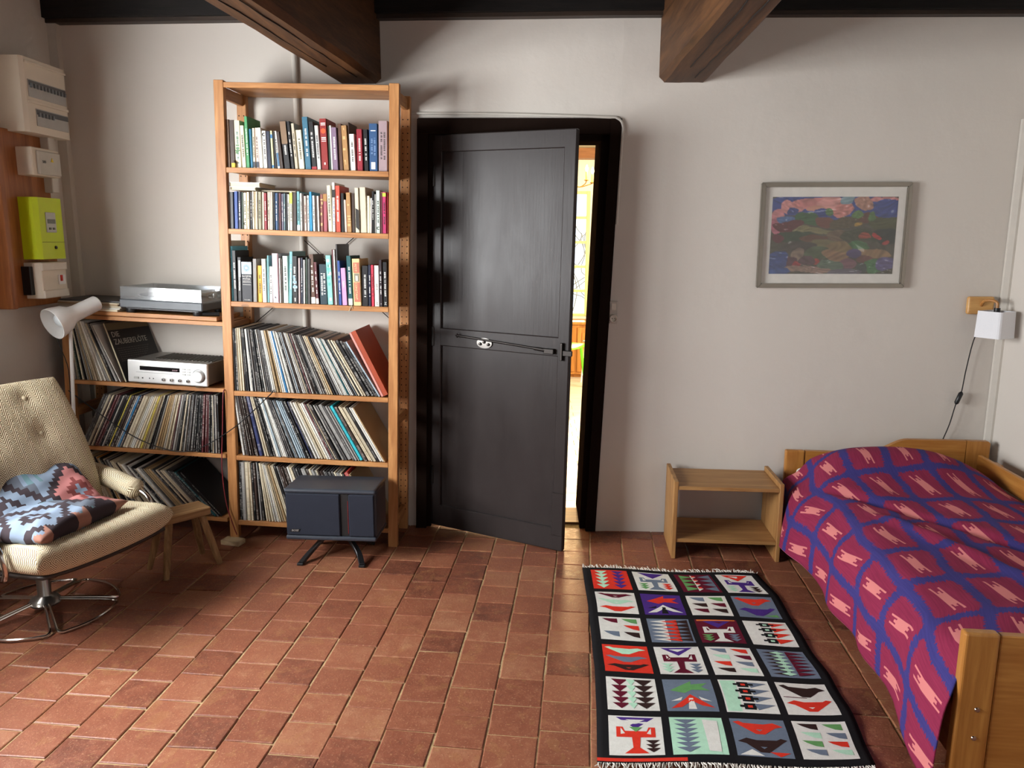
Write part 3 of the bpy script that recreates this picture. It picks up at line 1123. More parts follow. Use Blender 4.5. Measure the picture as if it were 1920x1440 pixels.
# ---------------------------------------------------------------- books
BCOL = {
    'brown_old': (122, 94, 70), 'darkbrown': (66, 50, 42), 'cream': (226, 216, 190), 'cream2': (232, 224, 196), 'green': (70, 150, 96),
    'teal': (30, 112, 148), 'pinkcream': (222, 196, 184), 'white': (236, 234, 226), 'navy': (34, 38, 60), 'limecream': (216, 220, 170),
    'black': (26, 24, 26), 'creamgrey': (196, 186, 164), 'blueteal': (58, 110, 134), 'greywhite': (206, 206, 202), 'red': (146, 40, 38),
    'darkgreen': (44, 62, 48), 'purple': (134, 110, 134), 'brown': (94, 64, 48), 'tan': (178, 134, 84), 'crimson': (150, 34, 48),
    'bluebook': (48, 84, 128), 'mauve': (168, 146, 150), 'blackspeck': (58, 54, 54), 'grey': (140, 136, 132), 'darkgrey': (70, 68, 68),
    'blue': (44, 78, 150), 'tanlight': (190, 168, 136), 'olive': (150, 144, 116), 'maroon': (98, 48, 52), 'greypurple': (104, 98, 118),
    'tealgrey': (100, 124, 130), 'limewhite': (222, 222, 206), 'tealwhite': (120, 176, 180), 'skyblue': (40, 146, 196), 'redbrown': (138, 84, 76),
    'rose': (168, 88, 98), 'orange': (214, 76, 54), 'creamwide': (218, 208, 184), 'palegreen': (206, 220, 208), 'magenta': (186, 54, 104),
    'cyan': (110, 200, 220), 'alchemie': (28, 28, 36), 'yellow': (220, 166, 44), 'pinkwhite': (206, 192, 200), 'pinkgrey': (186, 170, 168),
    'darkteal': (28, 54, 64), 'aqua': (140, 206, 194), 'pink': (214, 158, 200), 'darkteal2': (24, 84, 88), 'orangecream': (236, 206, 148),
    'hotpink': (222, 60, 84), 'plumblack': (50, 38, 44)}
M_PAGES = plain('page_block', (224, 212, 184), 0.9, 0, 0.2, 0.1)


def book_mat(col):
    return plain('cover_' + col, BCOL[col], 0.45, 0, 0.4, 0.12)


ORD = ['first', 'second', 'third', 'fourth', 'fifth', 'sixth', 'seventh', 'eighth', 'ninth', 'tenth', 'eleventh', 'twelfth', 'thirteenth', 'fourteenth',
       'fifteenth', 'sixteenth', 'seventeenth', 'eighteenth', 'nineteenth', 'twentieth']
ORD += ['twenty-' + o for o in ORD[:9]] + ['thirtieth'] + ['thirty-' + o for o in ORD[:9]] + ['fortieth'] + ['forty-' + o for o in ORD[:9]] + ['fiftieth'] + ['fifty-' + o for o in ORD[:9]]
M_LT = plain('print_white', (232, 230, 224), 0.6)
M_DK = plain('print_black', (40, 36, 34), 0.6)


def dashes(name, w, h, z0, z1, mat, parent, seed, frac=0.42, lines=1):
    """illegible spine print: a row of tiny marks running down the spine"""
    r = random.Random(seed)
    bmd = B()
    for ln in range(lines):
        z = z1 * h
        cx = w * (0.5 if lines == 1 else (0.33 + 0.34 * ln))
        while z > z0 * h:
            L_ = r.uniform(0.0022, 0.006)
            if r.random() > 0.22:
                box(bmd, (cx + r.uniform(-.0004, .0004), -0.0003, z - L_ / 2), (min(0.008, w * frac), 0.0008, L_ * 0.8))
            z -= L_ + 0.0012
    return obj(name, bmd, mat, parent)


def patch(name, w, h, x0, x1, z0, z1, mat, parent):
    return part_box(name, (w * (x0 + x1) / 2, -0.0003, h * (z0 + z1) / 2), (w * (x1 - x0), 0.0009, h * (z1 - z0)), mat, parent)


TEXTM = mat3((0, 0, -1), (1, 0, 0), (0, -1, 0), (0, 0, 0))    # lettering running down the spine


def make_book(parent_frame, x0, z, w, h, lean, col, desc, style, label, seed, group):
    r = random.Random(seed)
    t = max(0.004, w * 0.965)
    dep = min(0.25, max(0.11, h * r.uniform(0.66, 0.76)))
    m = book_mat(col)
    bmk = B()
    ct = min(0.0022, t * 0.2)
    hc = h
    # case: spine and two boards
    rs = min(0.004, t * 0.3)
    prism(bmk, [(0, rs), (rs * 0.6, 0.0), (t - rs * 0.6, 0.0), (t, rs), (t, dep), (t - ct, dep), (t - ct, rs + ct), (ct, rs + ct), (ct, dep), (0, dep)], 'z', 0, hc)
    o = obj('book', bmk, m)
    tag(o, label, 'book', group)
    part_box('page_block', (t / 2, dep / 2 + 0.003, hc / 2), (t - 2 * ct - 0.0004, dep - 0.012, hc - 0.006), M_PAGES, o)
    dark = sum(BCOL[col]) < 330
    ink = M_LT if dark else M_DK
    if style in ('d', 'w', 'f', 'l', 'r', 'fw', 'ft', 'h', 'lt', 'tf', 'c', 'o', 'o2', 'e', 'wb', 'p', 'pic', 'g', 'star', 'Z'):
        if style not in ('g', 'e', 'l'):
            dashes('spine_print', t, hc, 0.25, 0.78, M_LT if style == 'w' or dark else ink, o, seed, 0.34, 2 if t > 0.03 else 1)
    if style == 'f':
        patch('foot_label', t, hc, 0.1, 0.9, 0.02, 0.16, plain('label_dark', (40, 46, 62), 0.5), o)
    elif style == 'r':
        patch('foot_label', t, hc, 0, 1, 0.0, 0.06, plain('label_red', (170, 30, 40), 0.5), o)
    elif style in ('fw', 'ft'):
        patch('foot_label', t, hc, 0.06, 0.94, 0.01, 0.14, plain('label_ivory', (222, 212, 198), 0.5), o)
    elif style == 'l':
        patch('foot_label', t, hc, 0.22, 0.72, 0.04, 0.19, M_LT, o)
        dashes('spine_print', t, hc, 0.35, 0.7, plain('print_blue', (120, 150, 190), 0.6), o, seed, 0.2, 2)
        patch('top_print', t, hc, 0.2, 0.8, 0.84, 0.86, M_LT, o)
    elif style == 'h':
        patch('top_band', t, hc, 0.02, 0.98, 0.52, 0.99, plain('cover_bronze', (128, 100, 72), 0.5), o)
    elif style == 'lt':
        patch('top_band', t, hc, 0.05, 0.95, 0.70 if col == 'limewhite' else 0.89, 0.98, plain('band_lime', (190, 208, 70), 0.5), o)
    elif style == 'tf':
        patch('foot_band', t, hc, 0.02, 0.98, 0.01, 0.15, M_LT, o)
    elif style == 'tt':
        patch('top_band', t, hc, 0.02, 0.98, 0.80, 0.99, plain('worn_tan', (170, 128, 78), 0.8), o)
    elif style in ('t',):
        for q in range(5):
            a = r.uniform(0.05, 0.9)
            patch('worn_patch', t, hc, r.uniform(0.05, 0.4), r.uniform(0.5, 0.95), a, a + r.uniform(0.02, 0.08), plain('worn_pale', (214, 182, 128) if col == 'tan' else (186, 140, 118), 0.85), o)
    elif style == 'b':
        patch('blue_band', t, hc, 0.05, 0.95, 0.80, 0.90, plain('band_blue', (40, 110, 160), 0.5), o)
        patch('blue_band', t, hc, 0.05, 0.95, 0.02, 0.09, plain('band_blue', (40, 110, 160), 0.5), o)
    elif style == 'p':
        patch('blue_patch', t, hc, 0.2, 0.8, 0.06, 0.42, plain('band_blue2', (54, 104, 140), 0.5), o)
    elif style == 'bb':
        patch('black_band', t, hc, 0.05, 0.95, 0.70, 0.86, M_DK, o)
        dashes('spine_print', t, hc, 0.15, 0.66, plain('print_blue2', (70, 90, 160), 0.6), o, seed, 0.3)
    elif style == 'bp':
        bmp = B()
        prism(bmp, [(0.12 * t, 0.12 * hc), (0.98 * t, 0.05 * hc), (0.98 * t, 0.50 * hc), (0.12 * t, 0.55 * hc)], 'y', -0.0008, 0.0)
        obj('black_patch', bmp, M_DK, o)
    elif style == 'e':
        bme = B()
        lathe(bme, [(0, 0.0008), (t * 0.36, 0.0008), (t * 0.36, 0)], 20, Matrix.Translation((t / 2, 0, hc * 0.76)) @ Matrix.Rotation(math.radians(90), 4, 'X'))
        obj('orange_emblem', bme, plain('emblem_orange', (226, 84, 30), 0.5), o)
        for za, zb in ((0.90, 0.92), (0.87, 0.885), (0.62, 0.64), (0.59, 0.605), (0.555, 0.57)):
            patch('title_line', t, hc, 0.18, 0.85, za, zb, M_LT, o)
        patch('publisher_mark', t, hc, 0.40, 0.60, 0.10, 0.145, M_LT, o)
    elif style in ('o', 'o2', 'c'):
        zc = {'o': 0.90, 'o2': 0.15, 'c': 0.12}[style]
        bmo = B()
        rr = min(t * 0.33, 0.008)
        arc = [(t / 2 + rr * math.cos(a), -0.0004, hc * zc + rr * math.sin(a)) for a in [math.radians(q) for q in range(50, 330, 20)]]
        tube(bmo, arc, rr * 0.28, 6)
        obj('ring_mark', bmo, M_DK, o)
    elif style == 'g':
        for q in range(7):
            a = r.uniform(0.25, 0.95)
            patch('leaf_fleck', t, hc, r.uniform(0.05, 0.4), r.uniform(0.5, 0.9), a, a + 0.03, plain('leaf_green', (110, 150, 110), 0.6), o)
        dashes('spine_print', t, hc, 0.1, 0.8, plain('print_teal', (60, 120, 120), 0.6), o, seed, 0.3)
    elif style == 'wb':
        patch('title_block', t, hc, 0.3, 0.85, 0.55, 0.93, plain('block_grey', (190, 192, 192), 0.5), o)
    elif style == 'pic':
        for q in range(8):
            a = r.uniform(0.22, 0.55)
            patch('picture_fleck', t, hc, r.uniform(0.1, 0.4), r.uniform(0.5, 0.95), a, a + 0.05, plain('pale_blue_print', (170, 204, 222), 0.5), o)
        patch('foot_print', t, hc, 0.4, 0.6, 0.04, 0.12, M_LT, o)
    elif style == 'm':
        for q in range(9):
            a = r.uniform(0.04, 0.9)
            patch('marbled_fleck', t, hc, r.uniform(0.02, 0.45), r.uniform(0.5, 0.98), a, a + 0.06, plain('marble_' + str(q % 2), ((96, 186, 174), (214, 232, 222))[q % 2], 0.5), o)
    elif style == 'bird':
        patch('cover_fold', t, hc, 0.82, 0.99, 0.01, 0.99, plain('fold_maroon', (110, 60, 66), 0.5), o)
        bmp = B()
        prism(bmp, [(0.3 * t, 0.10 * hc), (0.55 * t, 0.09 * hc), (0.35 * t, 0.135 * hc)], 'y', -0.001, 0)
        obj('bird_mark', bmp, M_DK, o)
        patch('foot_label', t, hc, 0.2, 0.7, 0.035, 0.055, M_LT, o)
    elif style == 'star':
        bmp = B()
        prism(bmp, [(t * (0.5 + 0.22 * (1 if q % 2 == 0 else .35) * math.cos(q * math.pi / 4)), hc * 0.06 + t * 0.22 * (1 if q % 2 == 0 else .35) * math.sin(q * math.pi / 4)) for q in range(8)], 'y', -0.001, 0)
        obj('star_mark', bmp, M_LT, o)
    elif style == 'Z':
        text_part('spine_mark', 'Z', t * 0.8, M_LT, o, mat3((1, 0, 0), (0, 0, 1), (0, -1, 0), (t / 2, -0.0006, hc * 0.07)))
    elif style == 'A':
        sq = patch('sunburst_panel', t, hc, 0.03, 0.97, 0.69, 0.985, plain('panel_ice', (190, 214, 222), 0.5), o)
        bms = B()
        cx, cz = t / 2, hc * 0.84
        for rad, ln in ((0.011, 0.0075), (0.021, 0.006)):
            for q in range(22):
                a = q * 2 * math.pi / 22
                u_ = Vector((math.cos(a), 0, math.sin(a)))
                tube(bms, [Vector((cx, -0.0010, cz)) + u_ * rad * 0.65, Vector((cx, -0.0010, cz)) + u_ * (rad * 0.65 + ln)], 0.0007, 4)
        obj('sunburst', bms, plain('sunburst_blue', (70, 110, 140), 0.5), sq)
        TX = mat3((1, 0, 0), (0, 0, 1), (0, -1, 0), (t / 2, -0.0006, 0))
        for body, size, zz in (('ALCHEMIE', 0.0098, 0.635), ('&', 0.006, 0.60), ('MYSTIEK', 0.0098, 0.565), ('TASCHEN', 0.0068, 0.045)):
            text_part('spine_title', body, size, M_LT, o, Matrix.Translation((0, 0, hc * zz)) @ TX)
        for za in (0.515, 0.485, 0.425):
            bmq = B()
            xx = t * 0.12
            while xx < t * 0.86:
                L_ = r.uniform(0.001, 0.003)
                box(bmq, (xx + L_ / 2, -0.0003, hc * za), (L_ * .8, 0.0008, 0.0022))
                xx += L_ + 0.0007
            obj('spine_print', bmq, M_LT, o)
    elif style in ('BIJBEL', 'JEZUS'):
        zz = 0.56 if style == 'BIJBEL' else 0.48
        text_part('spine_title', style, t * 0.50, M_LT if style == 'BIJBEL' else plain('print_grey', (110, 110, 108), 0.6), o, Matrix.Translation((t / 2, -0.0006, hc * zz)) @ TEXTM)
        if style == 'JEZUS':
            bmp = B()
            tube(bmp, catmull([(t * .3, -.0004, hc * .10), (t * .55, -.0004, hc * .10), (t * .45, -.0004, hc * .055), (t * .75, -.0004, hc * .035)], 5), 0.0009, 6)
            obj('publisher_mark', bmp, M_DK, o)
    elif style == 'P':
        mt = plain('terracotta_print', (190, 110, 86), 0.6)
        patch('title_panel', t, hc, 0.14, 0.90, 0.70, 0.92, mt, o)
        patch('title_panel', t, hc, 0.14, 0.90, 0.08, 0.50, mt, o)
        pc = patch('portrait_panel', t, hc, 0.22, 0.86, 0.51, 0.69, plain('portrait_grey', (140, 132, 112), 0.6), o)
        patch('portrait', t, hc, 0.38, 0.68, 0.53, 0.64, plain('portrait_pale', (214, 206, 196), 0.6), pc).location.y = -0.0006
        text_part('spine_title', 'PETIT', t * 0.40, plain('cream_print', (240, 216, 160), 0.6), o, Matrix.Translation((t * 0.42, -0.0006, hc * 0.81)) @ TEXTM)
        text_part('spine_title', 'CONSTANT', t * 0.40, plain('cream_print', (240, 216, 160), 0.6), o, Matrix.Translation((t * 0.42, -0.0006, hc * 0.31)) @ TEXTM)
    # stand it on the shelf, leaning about the lower corner
    th = math.radians(lean)
    piv = Vector((0, 0, 0)) if lean <= 0 else Vector((t, 0, 0))
    F = FRAMES[parent_frame]
    loc = F @ Matrix.Translation((x0, 0.010 + r.uniform(0, 0.006), z + 0.0005)) @ Matrix.Translation(piv) @ Matrix.Rotation(th, 4, 'Y') @ Matrix.Translation(-piv)
    o.matrix_world = loc
    return o


def frame_matrix(o):
    return Matrix.Translation(o.location) @ o.rotation_euler.to_matrix().to_4x4()


FRAMES = {'T': frame_matrix(TALL), 'L': frame_matrix(LOW)}
BOOKS = {
 'top': [
  (0.023, 0.04, 0.215, -0.3, 'brown_old', 'worn brown clothbound book', 'n'),
  (0.063, 0.024, 0.213, -0.4, 'darkbrown', 'plain dark brown hardback', 'n'),
  (0.0883, 0.0293, 0.211, -0.9, 'cream', 'cream book with faded green flowers', 'g'),
  (0.1189, 0.0207, 0.189, -2.5, 'cream2', 'cream paperback with black title', 'd'),
  (0.1407, 0.0167, 0.23, -1.9, 'green', 'tall green hardback', 'w'),
  (0.1588, 0.012, 0.175, -1.7, 'teal', 'slim teal blue book', 'n'),
  (0.1713, 0.0127, 0.179, -0.5, 'cream', 'slim cream paperback with dark label at its foot', 'f'),
  (0.1845, 0.0167, 0.181, -1.0, 'pinkcream', 'slim pink and cream paperback with dark foot label', 'f'),
  (0.2026, 0.018, 0.181, -2.9, 'white', 'plain white paperback', 'n'),
  (0.2211, 0.0199, 0.168, -2.0, 'white', 'white paperback with a dark oval at the top', 'o'),
  (0.2415, 0.0185, 0.167, -2.1, 'navy', 'dark navy paperback', 'n'),
  (0.2622, 0.0114, 0.169, -2.5, 'limecream', 'slim pale yellow book with blue ends', 'b'),
  (0.2741, 0.0114, 0.166, -2.7, 'black', 'slim black book beside the pale yellow one', 'n'),
  (0.286, 0.0159, 0.168, -5.8, 'white', 'slim white book with a blue patch', 'p'),
  (0.3032, 0.0145, 0.166, -6.4, 'darkbrown', 'slim dark brown book left of the brown and black one', 'n'),
  (0.3191, 0.0296, 0.214, -5.7, 'black', 'tall book with brown top and black foot', 'h'),
  (0.3521, 0.0158, 0.213, -5.8, 'black', 'tall black and white book', 'w'),
  (0.3705, 0.0158, 0.204, -5.1, 'creamgrey', 'greyish cream book', 'd'),
  (0.3903, 0.0277, 0.175, -5.3, 'cream2', 'cream paperback with brown title beside a blue hardback', 'd'),
  (0.4193, 0.029, 0.234, -4.1, 'blueteal', 'tall slate blue hardback with white title', 'w'),
  (0.4509, 0.0237, 0.214, -4.7, 'black', 'black hardback with a red foot', 'r'),
  (0.4767, 0.0192, 0.197, -4.1, 'greywhite', 'grey white paperback left of the thick red book', 'd'),
  (0.4969, 0.0336, 0.228, -2.9, 'red', 'thick red hardback with an orange emblem', 'e'),
  (0.5318, 0.01, 0.197, -2.0, 'darkgreen', 'slim dark green book right of the thick red one', 'n'),
  (0.5423, 0.0087, 0.199, -2.7, 'white', 'very slim white book', 'n'),
  (0.5515, 0.0257, 0.19, -2.9, 'purple', 'mauve purple paperback', 'w'),
  (0.5816, 0.0175, 0.207, -2.7, 'brown', 'brown hardback', 'n'),
  (0.5999, 0.028, 0.2, -4.0, 'tan', 'tattered tan book with torn spine', 't'),
  (0.6287, 0.0044, 0.214, -2.2, 'darkbrown', 'dark tall book sticking up behind a white paperback', 'n'),
  (0.6339, 0.0253, 0.163, -3.3, 'white', 'short white paperback with black title', 'd'),
  (0.6653, 0.0279, 0.185, -1.7, 'crimson', 'crimson paperback', 'w'),
  (0.6966, 0.0222, 0.185, -2.2, 'black', 'black paperback with pink mark', 'w'),
  (0.7227, 0.0399, 0.211, -0.9, 'bluebook', 'thick blue book with a white foot label', 'l'),
  (0.7644, 0.0434, 0.224, -0.3, 'mauve', 'thick pale mauve book against the post', 'd'),
 ],
 'middle': [
  (0.0218, 0.0089, 0.171, 0.6, 'blackspeck', 'speckled black paperback', 'w'),
  (0.0312, 0.0116, 0.17, 1.2, 'black', 'black paperback second from the post', 'n'),
  (0.0434, 0.0089, 0.17, 0.7, 'grey', 'slim grey paperback', 'n'),
  (0.0529, 0.0168, 0.17, 0.7, 'darkgrey', 'dark grey paperback', 'n'),
  (0.0731, 0.0184, 0.173, 0.6, 'blue', 'blue paperback with white edges', 'n'),
  (0.092, 0.0143, 0.173, 1.0, 'navy', 'navy paperback', 'w'),
  (0.1069, 0.0089, 0.171, 1.0, 'darkgreen', 'slim dark green paperback', 'n'),
  (0.1163, 0.0162, 0.168, 0.5, 'cream', 'cream paperback with a black ring', 'o2'),
  (0.1338, 0.0135, 0.171, 0.9, 'cream2', 'cream paperback with tiny print', 'd'),
  (0.1487, 0.0094, 0.172, 0.9, 'black', 'slim black paperback with white print', 'w'),
  (0.1595, 0.0102, 0.175, 0.4, 'cream', 'slim cream paperback', 'd'),
  (0.1702, 0.0075, 0.175, 0.6, 'tanlight', 'slim tan paperback', 'n'),
  (0.1783, 0.0075, 0.175, 0.8, 'cream2', 'thin cream paperback right of the tan one', 'n'),
  (0.1864, 0.0175, 0.174, 1.0, 'olive', 'olive grey paperback', 'd'),
  (0.2052, 0.0121, 0.173, 1.0, 'creamgrey', 'grey cream paperback', 'n'),
  (0.2187, 0.0121, 0.169, 0.2, 'crimson', 'red paperback with a black and white foot', 'w'),
  (0.2321, 0.0102, 0.174, 0.7, 'creamgrey', 'grey cream paperback right of the red one', 'd'),
  (0.2428, 0.0075, 0.174, 0.6, 'pinkcream', 'thin pinkish cream paperback', 'n'),
  (0.2509, 0.0081, 0.175, 0.9, 'cream', 'thin cream paperback beside a black gap', 'n'),
  (0.2603, 0.0081, 0.174, 1.0, 'black', 'thin black paperback', 'n'),
  (0.2697, 0.0129, 0.171, 0.5, 'bluebook', 'mid blue paperback with black print', 'd'),
  (0.2831, 0.0051, 0.172, 0.6, 'navy', 'very thin navy book', 'n'),
  (0.2887, 0.0107, 0.171, 0.7, 'maroon', 'maroon paperback', 'n'),
  (0.3005, 0.0097, 0.168, 0.6, 'greypurple', 'grey purple patterned paperback', 'w'),
  (0.3113, 0.0091, 0.17, 0.6, 'tealgrey', 'thin grey teal paperback', 'w'),
  (0.3215, 0.007, 0.169, 0.6, 'black', 'thin black book beside a white one', 'n'),
  (0.329, 0.0096, 0.167, -0.0, 'white', 'white paperback with dark spots', 'd'),
  (0.3394, 0.0147, 0.178, 0.4, 'limewhite', 'white paperback with a lime green top', 'lt'),
  (0.3555, 0.0187, 0.175, 0.6, 'darkbrown', 'dark brown thick paperback', 'n'),
  (0.3755, 0.0144, 0.181, -0.1, 'tealwhite', 'teal paperback with a white foot', 'tf'),
  (0.3905, 0.0104, 0.173, -0.3, 'white', 'white paperback with black print left of a dark gap', 'd'),
  (0.4023, 0.0075, 0.169, -0.1, 'darkbrown', 'thin dark book between two white ones', 'n'),
  (0.4108, 0.0118, 0.161, -0.5, 'pinkcream', 'pink and white paperback', 'd'),
  (0.4236, 0.0117, 0.164, -0.4, 'white', 'white paperback with a black half ring', 'o'),
  (0.4362, 0.0128, 0.181, -0.5, 'skyblue', 'bright sky blue paperback', 'n'),
  (0.4503, 0.0133, 0.164, -0.9, 'white', 'white paperback with fine print right of the sky blue one', 'd'),
  (0.4653, 0.0093, 0.163, -0.8, 'darkbrown', 'thin dark plum book', 'n'),
  (0.4754, 0.0091, 0.163, -1.4, 'white', 'thin white book with a green foot', 'n'),
  (0.4861, 0.0152, 0.171, -0.1, 'redbrown', 'worn red brown book', 't'),
  (0.502, 0.0184, 0.174, -0.6, 'rose', 'worn rose coloured book with a tan top', 'tt'),
  (0.5257, 0.0194, 0.212, -2.3, 'cream', 'tall pale cream hardback', 'd'),
  (0.546, 0.0146, 0.225, -0.4, 'white', 'tall white book with a black band', 'bb'),
  (0.5616, 0.0239, 0.212, -1.2, 'orange', 'tall red orange hardback', 'w'),
  (0.5864, 0.0157, 0.179, -0.6, 'black', 'thick black book behind the red orange one', 'n'),
  (0.6028, 0.013, 0.149, -2.6, 'pinkcream', 'short pinkish beige paperback', 'n'),
  (0.6164, 0.0223, 0.182, -2.5, 'tan', 'tan worn paperback', 't'),
  (0.6392, 0.0154, 0.18, -1.1, 'darkbrown', 'dark brown book with shaded cover', 'n'),
  (0.6561, 0.0196, 0.204, -1.6, 'cream', 'cream book with a black slanted patch', 'bp'),
  (0.6784, 0.0307, 0.208, -1.9, 'creamwide', 'thick cream book with torn top', 'n'),
  (0.7101, 0.0132, 0.17, -0.3, 'cream2', 'short cream paperback beside the thick cream book', 'n'),
  (0.7249, 0.0074, 0.16, 0.7, 'white', 'very thin short white booklet', 'n'),
  (0.7339, 0.0106, 0.192, -0.7, 'black', 'black paperback with white title', 'w'),
  (0.7458, 0.0082, 0.178, -0.7, 'grey', 'thin grey paperback', 'n'),
  (0.7551, 0.0185, 0.195, -0.7, 'palegreen', 'pale green white book with a black letter C', 'c'),
  (0.7749, 0.0098, 0.189, -0.8, 'maroon', 'dark maroon book', 'n'),
  (0.7854, 0.0179, 0.189, -1.1, 'magenta', 'magenta book with a lime green top', 'lt'),
  (0.8041, 0.0053, 0.187, -0.4, 'crimson', 'very thin red book against the post', 'n'),
 ],
 'lower': [
  (0.0213, 0.0146, 0.287, -0.6, 'cream', 'tall cream book with a green leaf', 'g'),
  (0.0367, 0.019, 0.261, 0.2, 'cyan', 'tall bright cyan book', 'd'),
  (0.057, 0.0192, 0.241, -0.5, 'black', 'tall black book with grey title', 'w'),
  (0.0773, 0.0195, 0.21, 0.7, 'black', 'black book with a white title block', 'wb'),
  (0.0982, 0.0535, 0.191, 0.3, 'alchemie', 'thick black book with a blue sunburst and white title', 'A'),
  (0.1531, 0.0205, 0.205, 0.7, 'grey', 'grey hardback', 'n'),
  (0.1777, 0.0213, 0.174, 0.3, 'yellow', 'yellow orange paperback', 'd'),
  (0.1996, 0.0213, 0.206, -0.5, 'white', 'white patterned book', 'd'),
  (0.222, 0.0087, 0.223, 0.7, 'tealwhite', 'thin pale teal book', 'n'),
  (0.2313, 0.0175, 0.171, 1.0, 'white', 'short white book with black title', 'd'),
  (0.2515, 0.0328, 0.234, -0.5, 'pinkwhite', 'thick pinkish white book with a black bird mark', 'bird'),
  (0.2851, 0.006, 0.212, -0.5, 'white', 'thin white book beside a brown one', 'n'),
  (0.2919, 0.0076, 0.209, -0.4, 'darkbrown', 'thin dark olive book', 'n'),
  (0.3007, 0.0267, 0.223, -0.4, 'palegreen', 'wide pale green white book', 'd'),
  (0.3279, 0.0177, 0.245, 1.9, 'tealwhite', 'patterned teal and white book', 'w'),
  (0.347, 0.0267, 0.224, -0.2, 'black', 'black book with a pale blue picture', 'pic'),
  (0.3747, 0.0103, 0.216, 0.6, 'pinkgrey', 'thin pinkish grey book', 'n'),
  (0.3864, 0.0111, 0.217, 0.7, 'navy', 'navy black book with white title', 'w'),
  (0.3987, 0.0092, 0.208, 0.7, 'greywhite', 'thin grey white book', 'n'),
  (0.4095, 0.0103, 0.219, 0.4, 'darkgreen', 'thin dark green book', 'n'),
  (0.4209, 0.0136, 0.214, 0.5, 'darkgrey', 'dark grey book', 'n'),
  (0.4367, 0.0231, 0.235, -2.2, 'brown', 'tall brown book with a white foot label', 'fw'),
  (0.4611, 0.0149, 0.199, -3.0, 'maroon', 'short maroon brown book with pale foot label', 'fw'),
  (0.4809, 0.0374, 0.19, -1.6, 'darkteal', 'wide dark teal book with white letters', 'w'),
  (0.5191, 0.0268, 0.233, -3.0, 'aqua', 'aqua green marbled book', 'm'),
  (0.5473, 0.0076, 0.261, -2.3, 'maroon', 'tall thin maroon book', 'n'),
  (0.5551, 0.0078, 0.26, -2.3, 'white', 'tall thin white book', 'n'),
  (0.564, 0.0084, 0.287, -1.4, 'darkgrey', 'tallest dark grey album with broad cover', 'n'),
  (0.5735, 0.0143, 0.21, -2.5, 'blue', 'bright blue book with a white scroll mark', 'w'),
  (0.5897, 0.0251, 0.176, -3.2, 'pink', 'short pink book with white title', 'BIJBEL'),
  (0.6191, 0.0227, 0.234, -2.8, 'darkteal2', 'dark teal book with cream foot and white title', 'ft'),
  (0.6445, 0.0391, 0.221, -2.4, 'orangecream', 'thick cream and terracotta book with large title', 'P'),
  (0.6849, 0.031, 0.19, -0.8, 'black', 'wide black book with white script title', 'w'),
  (0.7172, 0.0134, 0.194, -1.0, 'navy', 'navy book with a white foot mark', 'w'),
  (0.732, 0.0124, 0.195, -1.7, 'hotpink', 'hot pink red book', 'd'),
  (0.7457, 0.0239, 0.193, -1.2, 'white', 'white book with grey lettering beside the hot pink one', 'JEZUS'),
  (0.7709, 0.015, 0.22, -1.7, 'plumblack', 'dark plum book with white star', 'star'),
  (0.7871, 0.0223, 0.21, -1.5, 'black', 'black book with white title against the post', 'Z'),
 ],
}

for row in ('top', 'middle', 'lower'):
    for k, (x0, w, h, lean, col, desc, style) in enumerate(BOOKS[row]):
        if k + 1 < len(BOOKS[row]):
            w = min(w, BOOKS[row][k + 1][0] - x0)
        words = {'top': 'highest', 'middle': 'second', 'lower': 'third'}[row]
        label = '%s, %s from the left on the %s bookshelf' % (desc, ORD[k], words)
        if len(label.split()) > 16:
            label = '%s, %s on the %s bookshelf' % (desc, ORD[k], words)
        label = ' '.join(label.split()[:16]) if len(label.split()) <= 16 else '%s on the %s bookshelf' % (desc, words)
        make_book('T', x0, TZ[row], w, h, lean * 0.9, col, desc, style, label, 50 + k + 100 * len(row), 'books on the %s bookshelf' % words)


def lying_book(F, x, y, z, w, d, t, col, label, rz=0.0):
    bmk = B()
    c = 0.0022
    prism(bmk, [(0, 0), (t, 0), (t, c), (c, c), (c, d - c), (t, d - c), (t, d), (0, d)][::-1] if False else [(0, 0), (w, 0), (w, c), (c, c), (c, t - c), (w, t - c), (w, t), (0, t)], 'y', 0, d)
    o = obj('book', bmk, book_mat(col))
    part_box('page_block', (w / 2, d / 2, t / 2), (w - 0.008, d - 0.006, t - 2 * c), M_PAGES, o)
    tag(o, label, 'book', 'books lying flat on other books')
    o.matrix_world = FRAMES[F] @ Matrix.Translation((x, y, z)) @ Matrix.Rotation(rz, 4, 'Z')
    return o


zt2 = TZ['middle'] + 0.180
lying_book('T', 0.055, 0.020, zt2, 0.122, 0.19, 0.014, 'cream2', 'cream book lying flat over the first paperbacks of the second bookshelf', 0.0)
lying_book('T', 0.052, 0.015, zt2 + 0.0145, 0.148, 0.21, 0.022, 'greywhite', 'white book lying on top of the flat cream one', 0.0)
lying_book('T', 0.190, 0.060, zt2 - 0.002, 0.165, 0.20, 0.007, 'creamgrey', 'thin pale booklet lying flat over cream paperbacks on the second bookshelf', 0.0)
# a small yellow toy house on the highest bookshelf
TH_ = thing('toy_house', 'tiny yellow toy house with dark roof on the highest bookshelf', 'toy')
bm = B()
box(bm, (0, 0, 0.011), (0.018, 0.014, 0.022), 0.001)
obj('walls', bm, plain('toy_yellow', (226, 200, 40), 0.5), TH_)
bm = B()
prism(bm, [(-0.011, 0.021), (0.011, 0.021), (0.0, 0.034)], 'y', -0.009, 0.009)
obj('roof', bm, plain('toy_roof', (70, 44, 30), 0.5), TH_)
TH_.matrix_world = FRAMES['T'] @ Matrix.Translation((0.083, 0.0035, TZ['top'] + 0.0005)) @ Matrix.Scale(0.9, 4)
